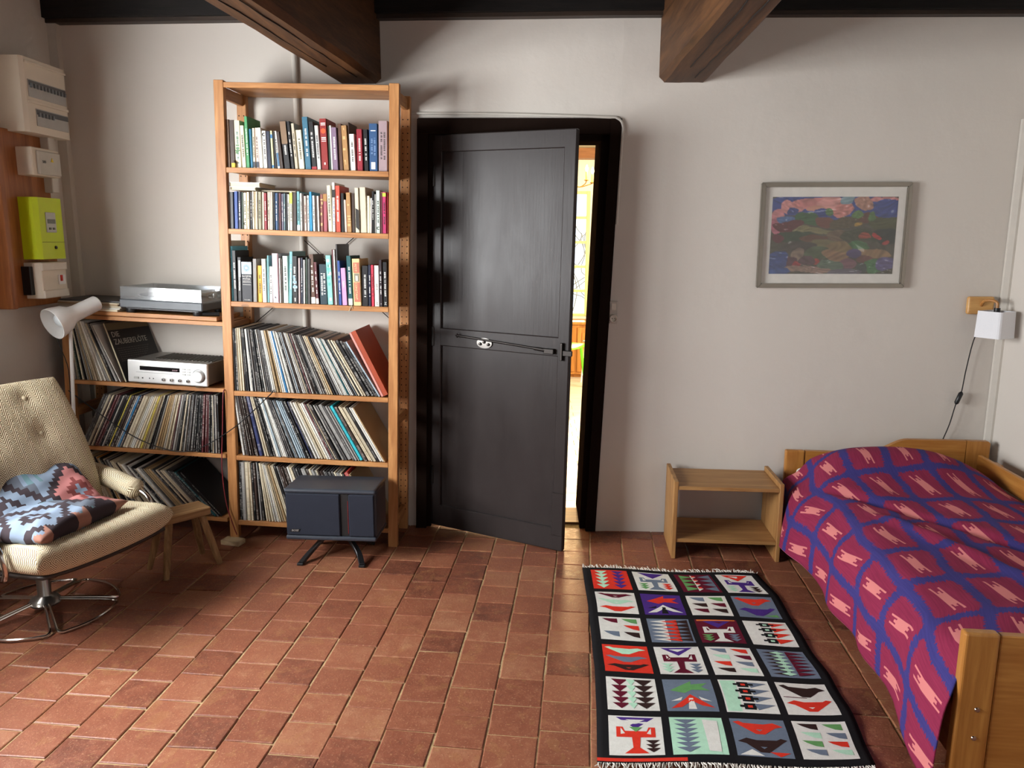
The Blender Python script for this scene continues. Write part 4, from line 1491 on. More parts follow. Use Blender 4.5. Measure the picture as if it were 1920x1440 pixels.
# a frayed ribbon hanging from the pink book
bm = B()
tube(bm, catmull([(0.635, 0.004, 1.196), (0.634, -0.004, 1.190), (0.630, -0.005, 1.176), (0.624, -0.004, 1.165)], 5), [0.0015] * 11 + [0.0015] * 5 if False else 0.0016, 6)
tube(bm, catmull([(0.637, 0.004, 1.196), (0.640, -0.004, 1.190), (0.642, -0.005, 1.181)], 5), 0.0014, 6)
o = obj('ribbon_marker', bm, plain('ribbon_cream', (206, 200, 170), 0.8))
tag(o, 'cream ribbon bookmark hanging over the third bookshelf edge', 'bookmark')
o.matrix_world = FRAMES['T']

# ---------------------------------------------------------------- records
def sleeve_mat(name, rgb, ink):
    g = NT('sleeve_' + name, 0.55, 0.35)
    rnd = g.n('ShaderNodeObjectInfo').outputs['Random']
    co = g.coord()
    s = g.sep(co)
    v = g.comb(g.m('MULTIPLY', rnd, 40.0), g.m('MULTIPLY', s[1], 2.0), g.m('MULTIPLY', s[2], 520.0))
    n1 = g.noise(v, 1.0, 2, 0.6)
    n2 = g.noise(g.comb(g.m('MULTIPLY', rnd, 90.0), s[1], g.m('MULTIPLY', s[2], 9.0)), 1.0, 2)
    spine = g.m('LESS_THAN', s[1], 0.0005)
    mk = g.m('MULTIPLY', g.m('MULTIPLY', g.m('GREATER_THAN', n1, 0.52), g.m('GREATER_THAN', n2, 0.50)), g.m('MULTIPLY', spine, 0.42))
    c = lin(rgb)
    base = g.mix(rnd, tuple(v_ * 0.72 for v_ in c[:3]) + (1,), tuple(min(1, v_ * 1.12) for v_ in c[:3]) + (1,))
    g.color(g.mix(mk, base, lin(ink)))
    return g.mat


DKI, LTI = (50, 46, 44), (216, 212, 204)
SLEEVES = {'white': ((226, 224, 216), DKI), 'cream': ((214, 202, 176), DKI), 'grey': ((166, 164, 160), DKI), 'black': ((26, 25, 27), LTI),
           'dark brown': ((62, 48, 42), LTI), 'pale blue': ((176, 194, 204), DKI), 'dark grey': ((84, 82, 82), LTI), 'navy': ((46, 54, 96), LTI),
           'maroon': ((104, 52, 56), LTI), 'dark green': ((44, 66, 58), LTI), 'tan': ((176, 150, 112), DKI), 'blue': ((48, 120, 172), LTI),
           'yellow': ((222, 206, 96), DKI), 'cyan': ((60, 200, 214), DKI), 'orange': ((216, 144, 48), DKI), 'red': ((176, 60, 52), LTI), 'teal': ((36, 96, 104), LTI)}
SL_M = {k: sleeve_mat(k.replace(' ', '_'), *v) for k, v in SLEEVES.items()}
SL_ME = {}
LP = 0.310
LPD = 0.272


def sleeve_mesh(col):
    """unit-thick sleeve: two boards and the folded spine, open at the back"""
    if col not in SL_ME:
        bmx = B()
        prism(bmx, [(0.0, 0.004), (0.18, 0.0), (0.82, 0.0), (1.0, 0.004), (1.0, LPD), (0.80, LPD), (0.80, LPD - 0.006), (0.20, LPD - 0.006), (0.20, LPD), (0, LPD)], 'z', 0, LP)
        bmesh.ops.recalc_face_normals(bmx, faces=bmx.faces)
        me = bpy.data.meshes.new('record_sleeve')
        bmx.to_mesh(me)
        bmx.free()
        me.materials.append(SL_M[col])
        SL_ME[col] = me
    return SL_ME[col]


def interp(x, xs, ys):
    if x <= xs[0]:
        return ys[0]
    for a, b, c, d in zip(xs[:-1], xs[1:], ys[:-1], ys[1:]):
        if x <= b:
            return c + (d - c) * (x - a) / (b - a)
    return ys[-1]


ORDL = ORD[:59]
for tens in ('sixtieth', 'seventieth', 'eightieth', 'ninetieth'):
    ORDL = ORDL + [tens] + [tens.replace('ieth', 'y') + '-' + q for q in ORD[:9]]


def record_row(F, z, xs, dxs, pitch, palette, specials, rowname, seed, scale=1.0):
    """xs: bottom positions of key sleeves, dxs: sideways offset of their tops"""
    r = random.Random(seed)
    x = xs[0]
    names, wts = zip(*palette)
    run, col = 0, None
    spec = sorted(specials)
    count = 0
    while x < xs[-1]:
        dx_ = interp(x, xs, dxs)
        th = math.asin(max(-0.8, min(0.8, dx_ / LP)))
        slope = (interp(x + 0.02, xs, dxs) - interp(x - 0.02, xs, dxs)) / 0.04
        p = pitch * r.uniform(0.55, 1.5)
        label = None
        if spec and x >= spec[0][0]:
            _, scol, sp, label = spec.pop(0)
            c, p = scol, sp
        else:
            if run <= 0:
                col = r.choices(names, wts)[0]
                run = r.choice((1, 1, 2, 2, 3))
            run -= 1
            c = col if r.random() < 0.8 else r.choices(names, wts)[0]
        squeeze = min(1.0, max(0.55, 1.0 + slope))
        t = p * math.cos(th) * 0.95 * squeeze
        o = bpy.data.objects.new('record_sleeve', sleeve_mesh(c))
        COL.objects.link(o)
        piv = Vector((0, 0, 0)) if th <= 0 else Vector((t, 0, 0))
        M_ = FRAMES[F] @ Matrix.Translation((x, 0.008 + r.uniform(-0.004, 0.006), z + 0.0008)) @ Matrix.Translation(piv) @ Matrix.Rotation(th, 4, 'Y') @ Matrix.Translation(-piv) @ Matrix.Diagonal((t, 1, r.uniform(0.985, 1.0) * scale, 1))
        o.matrix_world = M_
        if label:
            tag(o, label, 'record', 'records in the ' + rowname)
        else:
            tag(o, 'thin %s record sleeve, %s from the left in the %s' % (c, ORDL[count], rowname), 'record', 'records in the ' + rowname)
        count += 1
        x += p


PALE = [('white', 7), ('cream', 5), ('grey', 3), ('black', 5), ('pale blue', 3), ('dark grey', 3), ('dark brown', 1.5), ('tan', 1)]
record_row('T', TZ['rec1'], [0.050, 0.369, 0.646, 0.772], [-0.003, -0.088, -0.150, -0.165], 0.0098, PALE,
           [(0.305, 'blue', 0.008, 'blue spined record in the upper record row of the tall bookcase'),
            (0.42, 'maroon', 0.010, 'maroon record in the upper record row of the tall bookcase'),
            (0.615, 'teal', 0.008, 'teal spined record in the upper record row of the tall bookcase'),
            (0.70, 'black', 0.022, 'thick black record box set near the terracotta box'),
            (0.727, 'black', 0.018, 'black record with white lettering beside the terracotta box')], 'upper record row', 21)
record_row('T', TZ['rec2'], [0.076, 0.346, 0.604, 0.800], [-0.038, -0.112, -0.150, -0.158], 0.0105, PALE,
           [(0.155, 'pale blue', 0.0001, 'x')][:0] +
           [(0.158, 'navy', 0.026, 'thick slate blue record box set in the middle record row'),
            (0.42, 'navy', 0.009, 'navy record in the middle record row of the tall bookcase'),
            (0.53, 'maroon', 0.010, 'maroon record in the middle record row of the tall bookcase'),
            (0.60, 'grey', 0.026, 'thick grey record box set with spaced lettering'),
            (0.665, 'cyan', 0.020, 'bright cyan record in the middle record row'),
            (0.79, 'tan', 0.008, 'tan brown record with its plain cover showing, last in the middle record row')], 'middle record row', 22)
record_row('T', TZ['rec3'], [0.050, 0.155, 0.281, 0.770], [0.0, -0.017, -0.084, -0.150], 0.0125, [('cream', 5), ('grey', 3), ('tan', 2), ('black', 4), ('dark brown', 3), ('white', 2), ('dark grey', 3)],
           [(0.050, 'black', 0.012, 'black record with white lettering at the post behind the speaker'),
            (0.064, 'grey', 0.022, 'thick grey record box set with tall lettering, left of its cream twin'),
            (0.087, 'cream', 0.022, 'thick cream record box set with tall lettering behind the speaker'),
            (0.112, 'cream', 0.014, 'cream record box right of the lettered box sets'),
            (0.128, 'dark brown', 0.016, 'dark brown record box behind the speaker'),
            (0.73, 'red', 0.030, 'red record box showing above the speaker')], 'record row behind the speaker', 23, 0.985)
record_row('L', LZ['rec1'], [0.030, 0.218, 0.262], [-0.030, -0.116, -0.125], 0.0125, [('cream', 4), ('white', 2), ('black', 4), ('dark green', 1), ('grey', 2), ('tan', 1)], [], 'row left of the receiver', 24, 0.99)
record_row('L', LZ['rec2'], [0.048, 0.317, 0.541, 0.762], [0.135, 0.127, 0.058, -0.004], 0.0108,
           [('cream', 5), ('grey', 2), ('tan', 2), ('black', 5), ('dark brown', 3), ('white', 3), ('dark green', 1), ('maroon', 1), ('dark grey', 3)],
           [(0.185, 'yellow', 0.008, 'yellow record in the row under the receiver'),
            (0.235, 'blue', 0.012, 'blue record in the row under the receiver'),
            (0.345, 'yellow', 0.012, 'pale yellow thicker record in the row under the receiver'),
            (0.665, 'maroon', 0.016, 'thick maroon record in the row under the receiver')], 'row under the receiver', 25, 0.96)
record_row('L', LZ['rec3'], [0.060, 0.300, 0.514, 0.775], [-0.075, -0.150, -0.205, -0.215], 0.0125,
           [('cream', 5), ('grey', 3), ('tan', 2), ('black', 4), ('dark brown', 4), ('white', 2), ('dark grey', 3)],
           [(0.255, 'orange', 0.010, 'orange record in the lowest row behind the stool'),
            (0.735, 'teal', 0.016, 'teal record box leaning near the end of the lowest row'),
            (0.757, 'black', 0.012, 'black record with its dark cover showing, last in the lowest row')], 'lowest row behind the stool', 26, 0.98)

# terracotta coloured box leaning at the end of the upper record row
bm = B()
prism(bm, [(0, 0), (0.034, 0), (0.034, LPD), (0, LPD)], 'z', 0, 0.345)
o = obj('record_box', bm, plain('terracotta_card', (166, 74, 48), 0.6, 0, 0.3))
tag(o, 'terracotta record box leaning against the post of the tall bookcase', 'box')
part_box('spine_edge', (0.006, -0.0005, 0.1725), (0.010, 0.003, 0.343), plain('pink_edge', (214, 150, 140), 0.6), o, 0.001)
th = -math.radians(27.5)
o.matrix_world = FRAMES['T'] @ Matrix.Translation((0.782, 0.004, TZ['rec1'] + 0.001)) @ Matrix.Rotation(th, 4, 'Y')

# sleeve with printed face, beside the receiver
bm = B()
box(bm, (0.004, LPD / 2, LP / 2), (0.008, LPD, LP), 0.001)
ZF = obj('opera_record', bm, plain('sleeve_printed_black', (28, 27, 26), 0.5))
tag(ZF, 'black opera record turned to show its printed cover beside the receiver', 'record')
part_box('spine_edge', (0.004, -0.0006, LP / 2), (0.007, 0.002, LP - 0.004), plain('edge_cream', (200, 190, 160), 0.6), ZF)
part_box('cover_band', (0.0085, LPD / 2, LP - 0.022), (0.0012, LPD - 0.006, 0.036), plain('band_olive', (112, 98, 70), 0.6), ZF)
FM = mat3((0, 1, 0), (0, 0, 1), (1, 0, 0), (0.0090, 0, 0))
for body, zz, sz in (('DIE', 0.245, 0.040), ('ZAUBERFLÖTE', 0.206, 0.040)):
    text_part('cover_title', body, sz, plain('title_silver', (176, 172, 160), 0.5), ZF, FM @ Matrix.Translation((0.016, zz, 0)), 0.80, 0.0004, 'LEFT')
bm = B()
rr = random.Random(4)
for k in range(7):
    yy = 0.02
    while yy < 0.22 - 0.008 * k:
        L_ = rr.uniform(0.006, 0.016)
        box(bm, (0.0090, yy + L_ / 2, 0.172 - k * 0.011), (0.0006, L_ * 0.85, 0.003))
        yy += L_ + 0.003
obj('cover_print', bm, plain('print_dim', (88, 84, 78), 0.6), ZF)
ZF.matrix_world = FRAMES['L'] @ Matrix.Translation((0.300, 0.006, LZ['rec1'] + 0.001)) @ Matrix.Rotation(math.radians(-15), 4, 'Z') @ Matrix.Rotation(-math.radians(24), 4, 'Y')
o = bpy.data.objects.new('record_sleeve', sleeve_mesh('white'))
COL.objects.link(o)
tag(o, 'thin white record leaning between the row and the opera record', 'record')
o.matrix_world = FRAMES['L'] @ Matrix.Translation((0.272, 0.004, LZ['rec1'] + 0.001)) @ Matrix.Rotation(-math.radians(25), 4, 'Y') @ Matrix.Diagonal((0.005, 1, 0.98, 1))

# flat pile of sleeves left of the turntable
zz = LZ['top'] + 0.0006
for k, (c, t) in enumerate((('cream', 0.009), ('white', 0.006), ('cream', 0.010), ('tan', 0.008), ('cream', 0.006), ('dark grey', 0.007))):
    bm = B()
    prism(bm, [(0, 0), (LP, 0), (LP, t), (LP - 0.005, t * 0.7), (LP - 0.005, t * 0.3), (0, t * 0.3)][:0] or [(0, 0), (LP, 0), (LP, t), (0, t)], 'y', 0, LPD)
    o = obj('flat_record', bm, SL_M[c])
    tag(o, '%s record sleeve lying flat, %s from the bottom of the pile beside the turntable' % (c, ORD[k]), 'record', 'records lying beside the turntable')
    o.matrix_world = FRAMES['L'] @ Matrix.Translation((-0.030 + 0.006 * (k % 3), 0.004 + 0.004 * (k % 2), zz)) @ Matrix.Rotation(0.02 * ((k % 3) - 1), 4, 'Z')
    zz += t + 0.0006

# ---------------------------------------------------------------- turntable
TT = thing('turntable', 'grey turntable with clear dust cover on the low bookcase', 'turntable')
TT.matrix_world = FRAMES['L'] @ Matrix.Translation((0.295, -0.010, LZ['top'] + 0.0005)) @ Matrix.Rotation(-0.03, 4, 'Z')
M_TTG = plain('turntable_grey', (84, 88, 92), 0.5, 0.1)
TTW, TTD = 0.420, 0.300
part_box('plinth', (TTW / 2, TTD / 2, 0.045), (TTW, TTD, 0.042), M_TTG, TT, 0.005)
part_box('plinth_base', (TTW / 2, TTD / 2, 0.022), (TTW - 0.05, TTD - 0.03, 0.012), M_BLACKP, TT, 0.003)
for x in (0.04, TTW - 0.04):
    for y in (0.035, TTD - 0.04):
        bm = B()
        lathe(bm, [(0, 0), (0.022, 0), (0.024, 0.004), (0.024, 0.020), (0, 0.022)], 16, Matrix.Translation((x, y, 0)))
        obj('foot', bm, M_BLACKP, TT, 'auto')
bm = B()
lathe(bm, [(0, 0.066), (0.140, 0.066), (0.142, 0.068), (0.142, 0.080), (0.136, 0.082), (0, 0.082)], 40, Matrix.Translation((0.17, 0.155, 0)))
pf = obj('platter', bm, plain('platter_alu', (176, 178, 180), 0.3, 0.8), TT, 'auto')
bm = B()
lathe(bm, [(0, 0.0825), (0.134, 0.0825), (0.134, 0.085), (0.004, 0.085), (0.003, 0.094), (0, 0.094)], 40, Matrix.Translation((0.17, 0.155, 0)))
obj('rubber_mat', bm, M_BLACKP, pf, 'auto')
bm = B()
lathe(bm, [(0, 0.066), (0.03, 0.066), (0.03, 0.076), (0.014, 0.078), (0.014, 0.105), (0, 0.106)], 20, Matrix.Translation((0.365, 0.24, 0)))
tube(bm, catmull([(0.365, 0.275, 0.100), (0.365, 0.20, 0.100), (0.362, 0.11, 0.098), (0.33, 0.06, 0.092)], 6), 0.0045, 8)
lathe(bm, [(0, -0.012), (0.014, -0.012), (0.014, 0.012), (0, 0.012)], 14, Matrix.Translation((0.365, 0.285, 0.100)) @ Matrix.Rotation(math.radians(90), 4, 'X'))
ta = obj('tonearm', bm, M_CHROME, TT, 'auto')
part_box('headshell', (0.325, 0.052, 0.090), (0.018, 0.030, 0.008), M_BLACKP, ta, 0.002, None)
bm = B()
for k in range(4):
    box(bm, (0.25 + k * 0.028, 0.016, 0.069), (0.018, 0.012, 0.006), 0.001)
obj('control_buttons', bm, plain('button_silver', (196, 196, 194), 0.35, 0.6), TT)
g = NT('smoked_acrylic', 0.08)
tr = g.n('ShaderNodeBsdfTransparent')
tr.inputs[0].default_value = (0.86, 0.88, 0.89, 1)
gl = g.n('ShaderNodeBsdfGlossy')
gl.inputs['Roughness'].default_value = 0.10
df = g.n('ShaderNodeBsdfDiffuse')
df.inputs[0].default_value = (0.8, 0.83, 0.85, 1)
m1, m2 = g.n('ShaderNodeMixShader'), g.n('ShaderNodeMixShader')
m1.inputs[0].default_value = 0.09
m2.inputs[0].default_value = 0.10
for a, b in ((tr.outputs[0], m1.inputs[1]), (gl.outputs[0], m1.inputs[2]), (m1.outputs[0], m2.inputs[1]), (df.outputs[0], m2.inputs[2]), (m2.outputs[0], g.t.nodes['Material Output'].inputs[0])):
    g.t.links.new(a, b)
M_ACR = g.mat
bm = B()
z0, z1 = 0.067, 0.124
for c, s in (((TTW / 2, 0.0035, (z0 + z1) / 2), (TTW - 0.012, 0.003, z1 - z0)), ((TTW / 2, TTD - 0.0035, (z0 + z1) / 2), (TTW - 0.012, 0.003, z1 - z0)),
             ((0.0075, TTD / 2, (z0 + z1) / 2), (0.003, TTD - 0.010, z1 - z0)), ((TTW - 0.0075, TTD / 2, (z0 + z1) / 2), (0.003, TTD - 0.010, z1 - z0)),
             ((TTW / 2, TTD / 2, z1 + 0.0015), (TTW - 0.012, TTD - 0.004, 0.003))):
    box(bm, c, s)
obj('dust_cover', bm, M_ACR, TT)
for x in (0.1, TTW - 0.1):
    part_box('hinge', (x, TTD + 0.004, 0.066), (0.035, 0.012, 0.03), M_BLACKP, TT, 0.002)

# a dark flashlight-like roller lying in front of the turntable foot
RB = thing('record_brush', 'small black record brush with a pale end beside the turntable foot', 'brush')
RB.matrix_world = FRAMES['L'] @ Matrix.Translation((0.685, 0.012, LZ['top'] + 0.0105)) @ Matrix.Rotation(0.25, 4, 'Z')
bm = B()
tube(bm, [(0, 0, 0), (0.09, 0.01, 0)], 0.010, 14)
obj('grip', bm, M_BLACKP, RB, 'auto')
bm = B()
tube(bm, [(-0.010, -0.001, 0), (0.0, 0, 0)], 0.009, 14)
obj('end_cap', bm, plain('cap_ivory', (206, 200, 180), 0.5), RB, 'auto')

# ---------------------------------------------------------------- receiver
RC = thing('stereo_receiver', 'silver stereo receiver with a round volume knob on the low bookcase', 'receiver')
RC.matrix_world = FRAMES['L'] @ Matrix.Translation((0.330, -0.022, LZ['rec1'] + 0.0005)) @ Matrix.Rotation(-0.05, 4, 'Z')
M_SIL = plain('brushed_silver', (222, 222, 220), 0.32, 0.45, 0.5, 0.02)
M_SILB = plain('case_silver', (150, 148, 142), 0.4, 0.5)
RW, RH, RD = 0.412, 0.112, 0.270
part_box('case', (RW / 2, RD / 2 + 0.012, 0.012 + RH / 2), (RW - 0.012, RD, RH - 0.006), M_SILB, RC, 0.003)
part_box('front_panel', (RW / 2, 0.006, 0.012 + RH / 2), (RW, 0.018, RH), M_SIL, RC, 0.006)
bm = B()
for k in range(16):
    box(bm, (0.10 + k * 0.0195, RD / 2 + 0.03, 0.012 + RH - 0.001), (0.008, RD - 0.09, 0.004), 0.001)
obj('vent_slats', bm, plain('vent_dark', (92, 90, 84), 0.5, 0.4), RC)
ds = part_box('display', (0.168, -0.0035, 0.085), (0.206, 0.003, 0.020), plain('display_black', (16, 12, 14), 0.15), RC, 0.001)
bm = B()
for k in range(5):
    box(bm, (0.236 + k * 0.0055, -0.0055, 0.083), (0.0035, 0.001, 0.006))
obj('display_digits', bm, plain('display_digit', (150, 120, 124), 0.4), ds)
bm = B()
lathe(bm, [(0, 0.018), (0.024, 0.018), (0.027, 0.015), (0.0285, 0.0), (0, 0.0)], 32, Matrix.Translation((0.368, -0.003, 0.062)) @ Matrix.Rotation(math.radians(90), 4, 'X'))
obj('volume_knob', bm, M_SIL, RC, 'auto')
bm = B()
lathe(bm, [(0.030, 0.001), (0.034, 0.001), (0.034, 0)], 32, Matrix.Translation((0.368, -0.0025, 0.062)) @ Matrix.Rotation(math.radians(90), 4, 'X'))
obj('knob_ring', bm, plain('ring_grey', (120, 120, 118), 0.4), RC)
for k in range(4):
    bm = B()
    lathe(bm, [(0, 0.014), (0.0075, 0.014), (0.009, 0.0), (0, 0)], 18, Matrix.Translation((0.184 + k * 0.042, -0.003, 0.036)) @ Matrix.Rotation(math.radians(90), 4, 'X'))
    kb = obj('small_knob', bm, M_SIL, RC, 'auto')
    part_box('knob_pointer', (0.188 + k * 0.042, -0.0175, 0.036), (0.006, 0.001, 0.010), M_DK, kb)
for rw in range(3):
    for cl in range(2):
        part_box('button', (0.293 + cl * 0.024, -0.0045, 0.092 - rw * 0.013), (0.017, 0.004, 0.006), plain('button_grey', (178, 178, 174), 0.4, 0.4), RC, 0.001)
part_box('power_button', (0.046, -0.0055, 0.036), (0.024, 0.006, 0.010), plain('button_grey', (178, 178, 174), 0.4, 0.4), RC, 0.001)
bm = B()
box(bm, (0.078, -0.0042, 0.036), (0.006, 0.002, 0.006))
for s in (0, 1):
    x = 0.112 + s * 0.020
    prism(bm, [(x, 0.032), (x + 0.006, 0.036), (x, 0.040)], 'y', -0.0045, -0.003)
box(bm, (0.14, -0.0035, 0.064), (0.19, 0.001, 0.0008))
obj('panel_marks', bm, M_DK, RC)
for x in (0.06, RW - 0.06):
    for y in (0.03, RD - 0.03):
        bm = B()
        lathe(bm, [(0, 0), (0.016, 0), (0.018, 0.004), (0.018, 0.013), (0, 0.013)], 16, Matrix.Translation((x, y, 0)))
        obj('foot', bm, plain('gold_foot', (150, 136, 110), 0.3, 0.8), RC, 'auto')

# ---------------------------------------------------------------- loudspeaker on its bow-legged stand
SP = thing('loudspeaker', 'dark blue grey loudspeaker on a bow legged stand before the bookcase', 'loudspeaker', (-0.950, -0.400, 0), (0, 0, math.radians(-2.0)))
M_SPK = plain('speaker_charcoal', (50, 55, 64), 0.38, 0, 0.5, 0.05)
M_CLOTH = plain('speaker_cloth', (32, 36, 48), 0.8, 0, 0.3, 0.08)
SW, SD, SH, SZ0 = 0.432, 0.215, 0.250, 0.122
part_box('cabinet', (0, SD / 2 - 0.09, SZ0 + SH / 2), (SW, SD - 0.010, SH - 0.030), M_SPK, SP, 0.012)
part_box('top_panel', (0, SD / 2 - 0.098, SZ0 + SH - 0.010), (SW + 0.004, SD + 0.010, 0.022), M_SPK, SP, 0.010)
part_box('bottom_panel', (0, SD / 2 - 0.098, SZ0 + 0.010), (SW + 0.002, SD + 0.010, 0.022), M_SPK, SP, 0.009)
part_box('grille', (-0.082, -0.096, SZ0 + SH / 2), (0.258, 0.012, SH - 0.044), M_CLOTH, SP, 0.005)
part_box('grille', (0.149, -0.096, SZ0 + SH / 2), (0.122, 0.012, SH - 0.044), M_CLOTH, SP, 0.005)
part_box('port_gap', (0.068, -0.084, SZ0 + SH / 2), (0.036, 0.016, SH - 0.044), plain('port_black', (10, 9, 10), 0.6), SP)
part_box('red_pinstripe', (0.0835, -0.093, SZ0 + SH / 2 - 0.01), (0.002, 0.003, SH - 0.09), plain('pin_red', (140, 30, 34), 0.5), SP)
bd = bpy.data.objects.new('badge', None)
bdo = B()
prism(bdo, [(-0.195, SZ0 + 0.040), (-0.152, SZ0 + 0.040), (-0.144, SZ0 + 0.054), (-0.187, SZ0 + 0.054)], 'y', -0.104, -0.101)
bpy.data.objects.remove(bd)
bd = obj('badge', bdo, M_BLACKP, SP)
text_part('badge_lettering', 'BOSE', 0.0135, plain('badge_silver', (210, 210, 206), 0.3, 0.6), bd, mat3((1, 0, 0), (0.28, 0, 1), (0, -1, 0), (-0.1695, -0.1042, SZ0 + 0.047)), 1.05)
bm = B()
for s in (-1, 1):
    pts = catmull([(0.02 * s, 0.0, 0.110), (0.06 * s, -0.01, 0.100), (0.115 * s, -0.05, 0.045), (0.145 * s, -0.105, 0.010)], 7)
    for a, b in zip(pts[:-1], pts[1:]):
        d = b - a
        q = d.to_track_quat('X', 'Z').to_matrix()
        box(bm, (a + b) / 2, (d.length + 0.006, 0.026, 0.016), 0.002, q)
    pts = catmull([(0.02 * s, 0.02, 0.110), (0.06 * s, 0.05, 0.100), (0.11 * s, 0.11, 0.045), (0.135 * s, 0.155, 0.010)], 7)
    for a, b in zip(pts[:-1], pts[1:]):
        d = b - a
        q = d.to_track_quat('X', 'Z').to_matrix()
        box(bm, (a + b) / 2, (d.length + 0.006, 0.026, 0.016), 0.002, q)
box(bm, (0, 0.01, 0.112), (0.16, 0.12, 0.018), 0.003)
obj('stand', bm, M_BLACKP, SP)
for s in (-1, 1):
    part_box('rubber_foot', (0.148 * s, -0.112, 0.006), (0.030, 0.022, 0.012), M_BLACKP, SP, 0.002)

# ---------------------------------------------------------------- reading lamp, cords
LM = thing('floor_lamp', 'white floor lamp with a spun metal reading shade before the low bookcase', 'lamp', (-2.262, -0.330, 0))
bm = B()
lathe(bm, [(0, 0), (0.115, 0), (0.118, 0.006), (0.110, 0.016), (0.02, 0.024), (0.010, 0.04), (0, 0.04)], 32)
obj('base', bm, M_WHITE, LM, 'auto')
bm = B()
tube(bm, [(0, 0, 0.03), (0.026, -0.004, 0.62), (0.062, -0.012, 1.135)], 0.0085, 10)
obj('pole', bm, M_WHITE, LM, 'auto')
hd_c = Vector((0.066, -0.066, 1.150))
axis = Vector((-0.42, -0.84, -0.34)).normalized()
u, w = frame_of(axis)
HM = mat3(u, w, axis, hd_c) @ Matrix.Scale(1.22, 4)
bm = B()
lathe(bm, [(0, -0.150), (0.026, -0.150), (0.030, -0.145), (0.031, -0.05), (0.034, -0.030), (0.050, -0.005), (0.060, 0.035), (0.0615, 0.050), (0.0595, 0.050), (0.057, 0.035), (0.047, -0.002), (0.028, -0.026), (0.0, -0.03)], 32, HM)
sd = obj('lamp_shade', bm, M_WHITE, LM, 'auto')
bm = B()
lathe(bm, [(0.012, -0.03), (0.014, -0.012), (0.026, 0.010), (0.024, 0.026), (0.0, 0.036)], 20, HM)
obj('bulb', bm, plain('opal_bulb', (232, 240, 244), 0.3), sd, True)
bm = B()
tube(bm, [(0.062, -0.012, 1.135), (0.066, -0.030, 1.150), hd_c + axis * -0.05], 0.008, 10)
obj('swivel_joint', bm, M_CHROME, LM, 'auto')
bm = B()
tube(bm, catmull([hd_c + axis * -0.148, hd_c + axis * -0.165 + Vector((-.02, .01, .02)), (-0.01, 0.0, 1.10), (0.030, -0.012, 0.90), (0.022, -0.012, 0.70)], 8), 0.0022, 6)
obj('cord', bm, M_BLACKP, LM, 'auto')

bm = B()
pts = [(0.055, -0.075, 0.729), (0.225, -0.03, 0.579), (0.36, -0.018, 0.492), (0.492, -0.016, 0.448), (0.60, -0.016, 0.438), (0.71, -0.018, 0.478), (0.874, -0.022, 0.592), (1.036, -0.028, 0.748), (1.05, 0.012, 0.775)]
tube(bm, catmull(pts, 8), 0.0026, 6)
o = obj('lamp_cable', bm, M_BLACKP, None, 'auto')
tag(o, 'thin black cable sagging across the record rows to the lamp', 'cable')
o.matrix_world = FRAMES['L']
bm = B()
pts = [(0.806, 0.012, 0.762), (0.805, -0.016, 0.745), (0.798, -0.016, 0.582), (0.790, -0.016, 0.363), (0.808, -0.016, 0.184), (0.845, -0.018, 0.060), (0.86, -0.018, 0.02)]
tube(bm, catmull(pts, 8), 0.0028, 6)
o = obj('speaker_cable', bm, plain('cable_red', (120, 30, 38), 0.5), None, 'auto')
tag(o, 'dark red speaker cable hanging down the bookcase post', 'cable')
o.matrix_world = FRAMES['L']
bm = B()
pts = [(0.70, 0.20, 0.895), (0.745, 0.17, 0.89), (0.757, 0.16, 0.93), (0.757, 0.16, 1.04), (0.74, 0.2, 1.085)]
tube(bm, catmull(pts, 8), 0.004, 6)
o = obj('audio_cable', bm, M_BLACKP, None, 'auto')
tag(o, 'black audio cable rising behind the receiver to the turntable', 'cable')
o.matrix_world = FRAMES['L']

# ---------------------------------------------------------------- swivel lounge chair
def mat_herringbone():
    g = NT('herringbone_tweed', 0.9, 0.15)
    uv = g.sep(g.n('ShaderNodeUVMap').outputs[0])
    u, v = uv[0], uv[1]
    zig = g.m('PINGPONG', u, 0.021)
    ph = g.m('ADD', g.m('MULTIPLY', v, 1.0), g.m('MULTIPLY', zig, 1.25))
    st = g.m('SINE', g.m('MULTIPLY', ph, 2 * math.pi / 0.0105))
    fine = g.noise(g.comb(u, v, 0.0), 900.0, 2)
    f = g.m('ADD', g.m('MULTIPLY', st, 0.48), g.m('MULTIPLY', fine, 1.0), None, True)
    g.color(g.mix(f, lin((98, 76, 46)), lin((236, 224, 194))))
    g.bump(g.m('ADD', st, fine), 0.35, 0.002)
    return g.mat


M_TWEED = mat_herringbone()
CH = thing('lounge_chair', 'cream herringbone swivel lounge chair with chrome base', 'chair', (-2.02, -1.0, 0), (0, 0, math.radians(-22)))


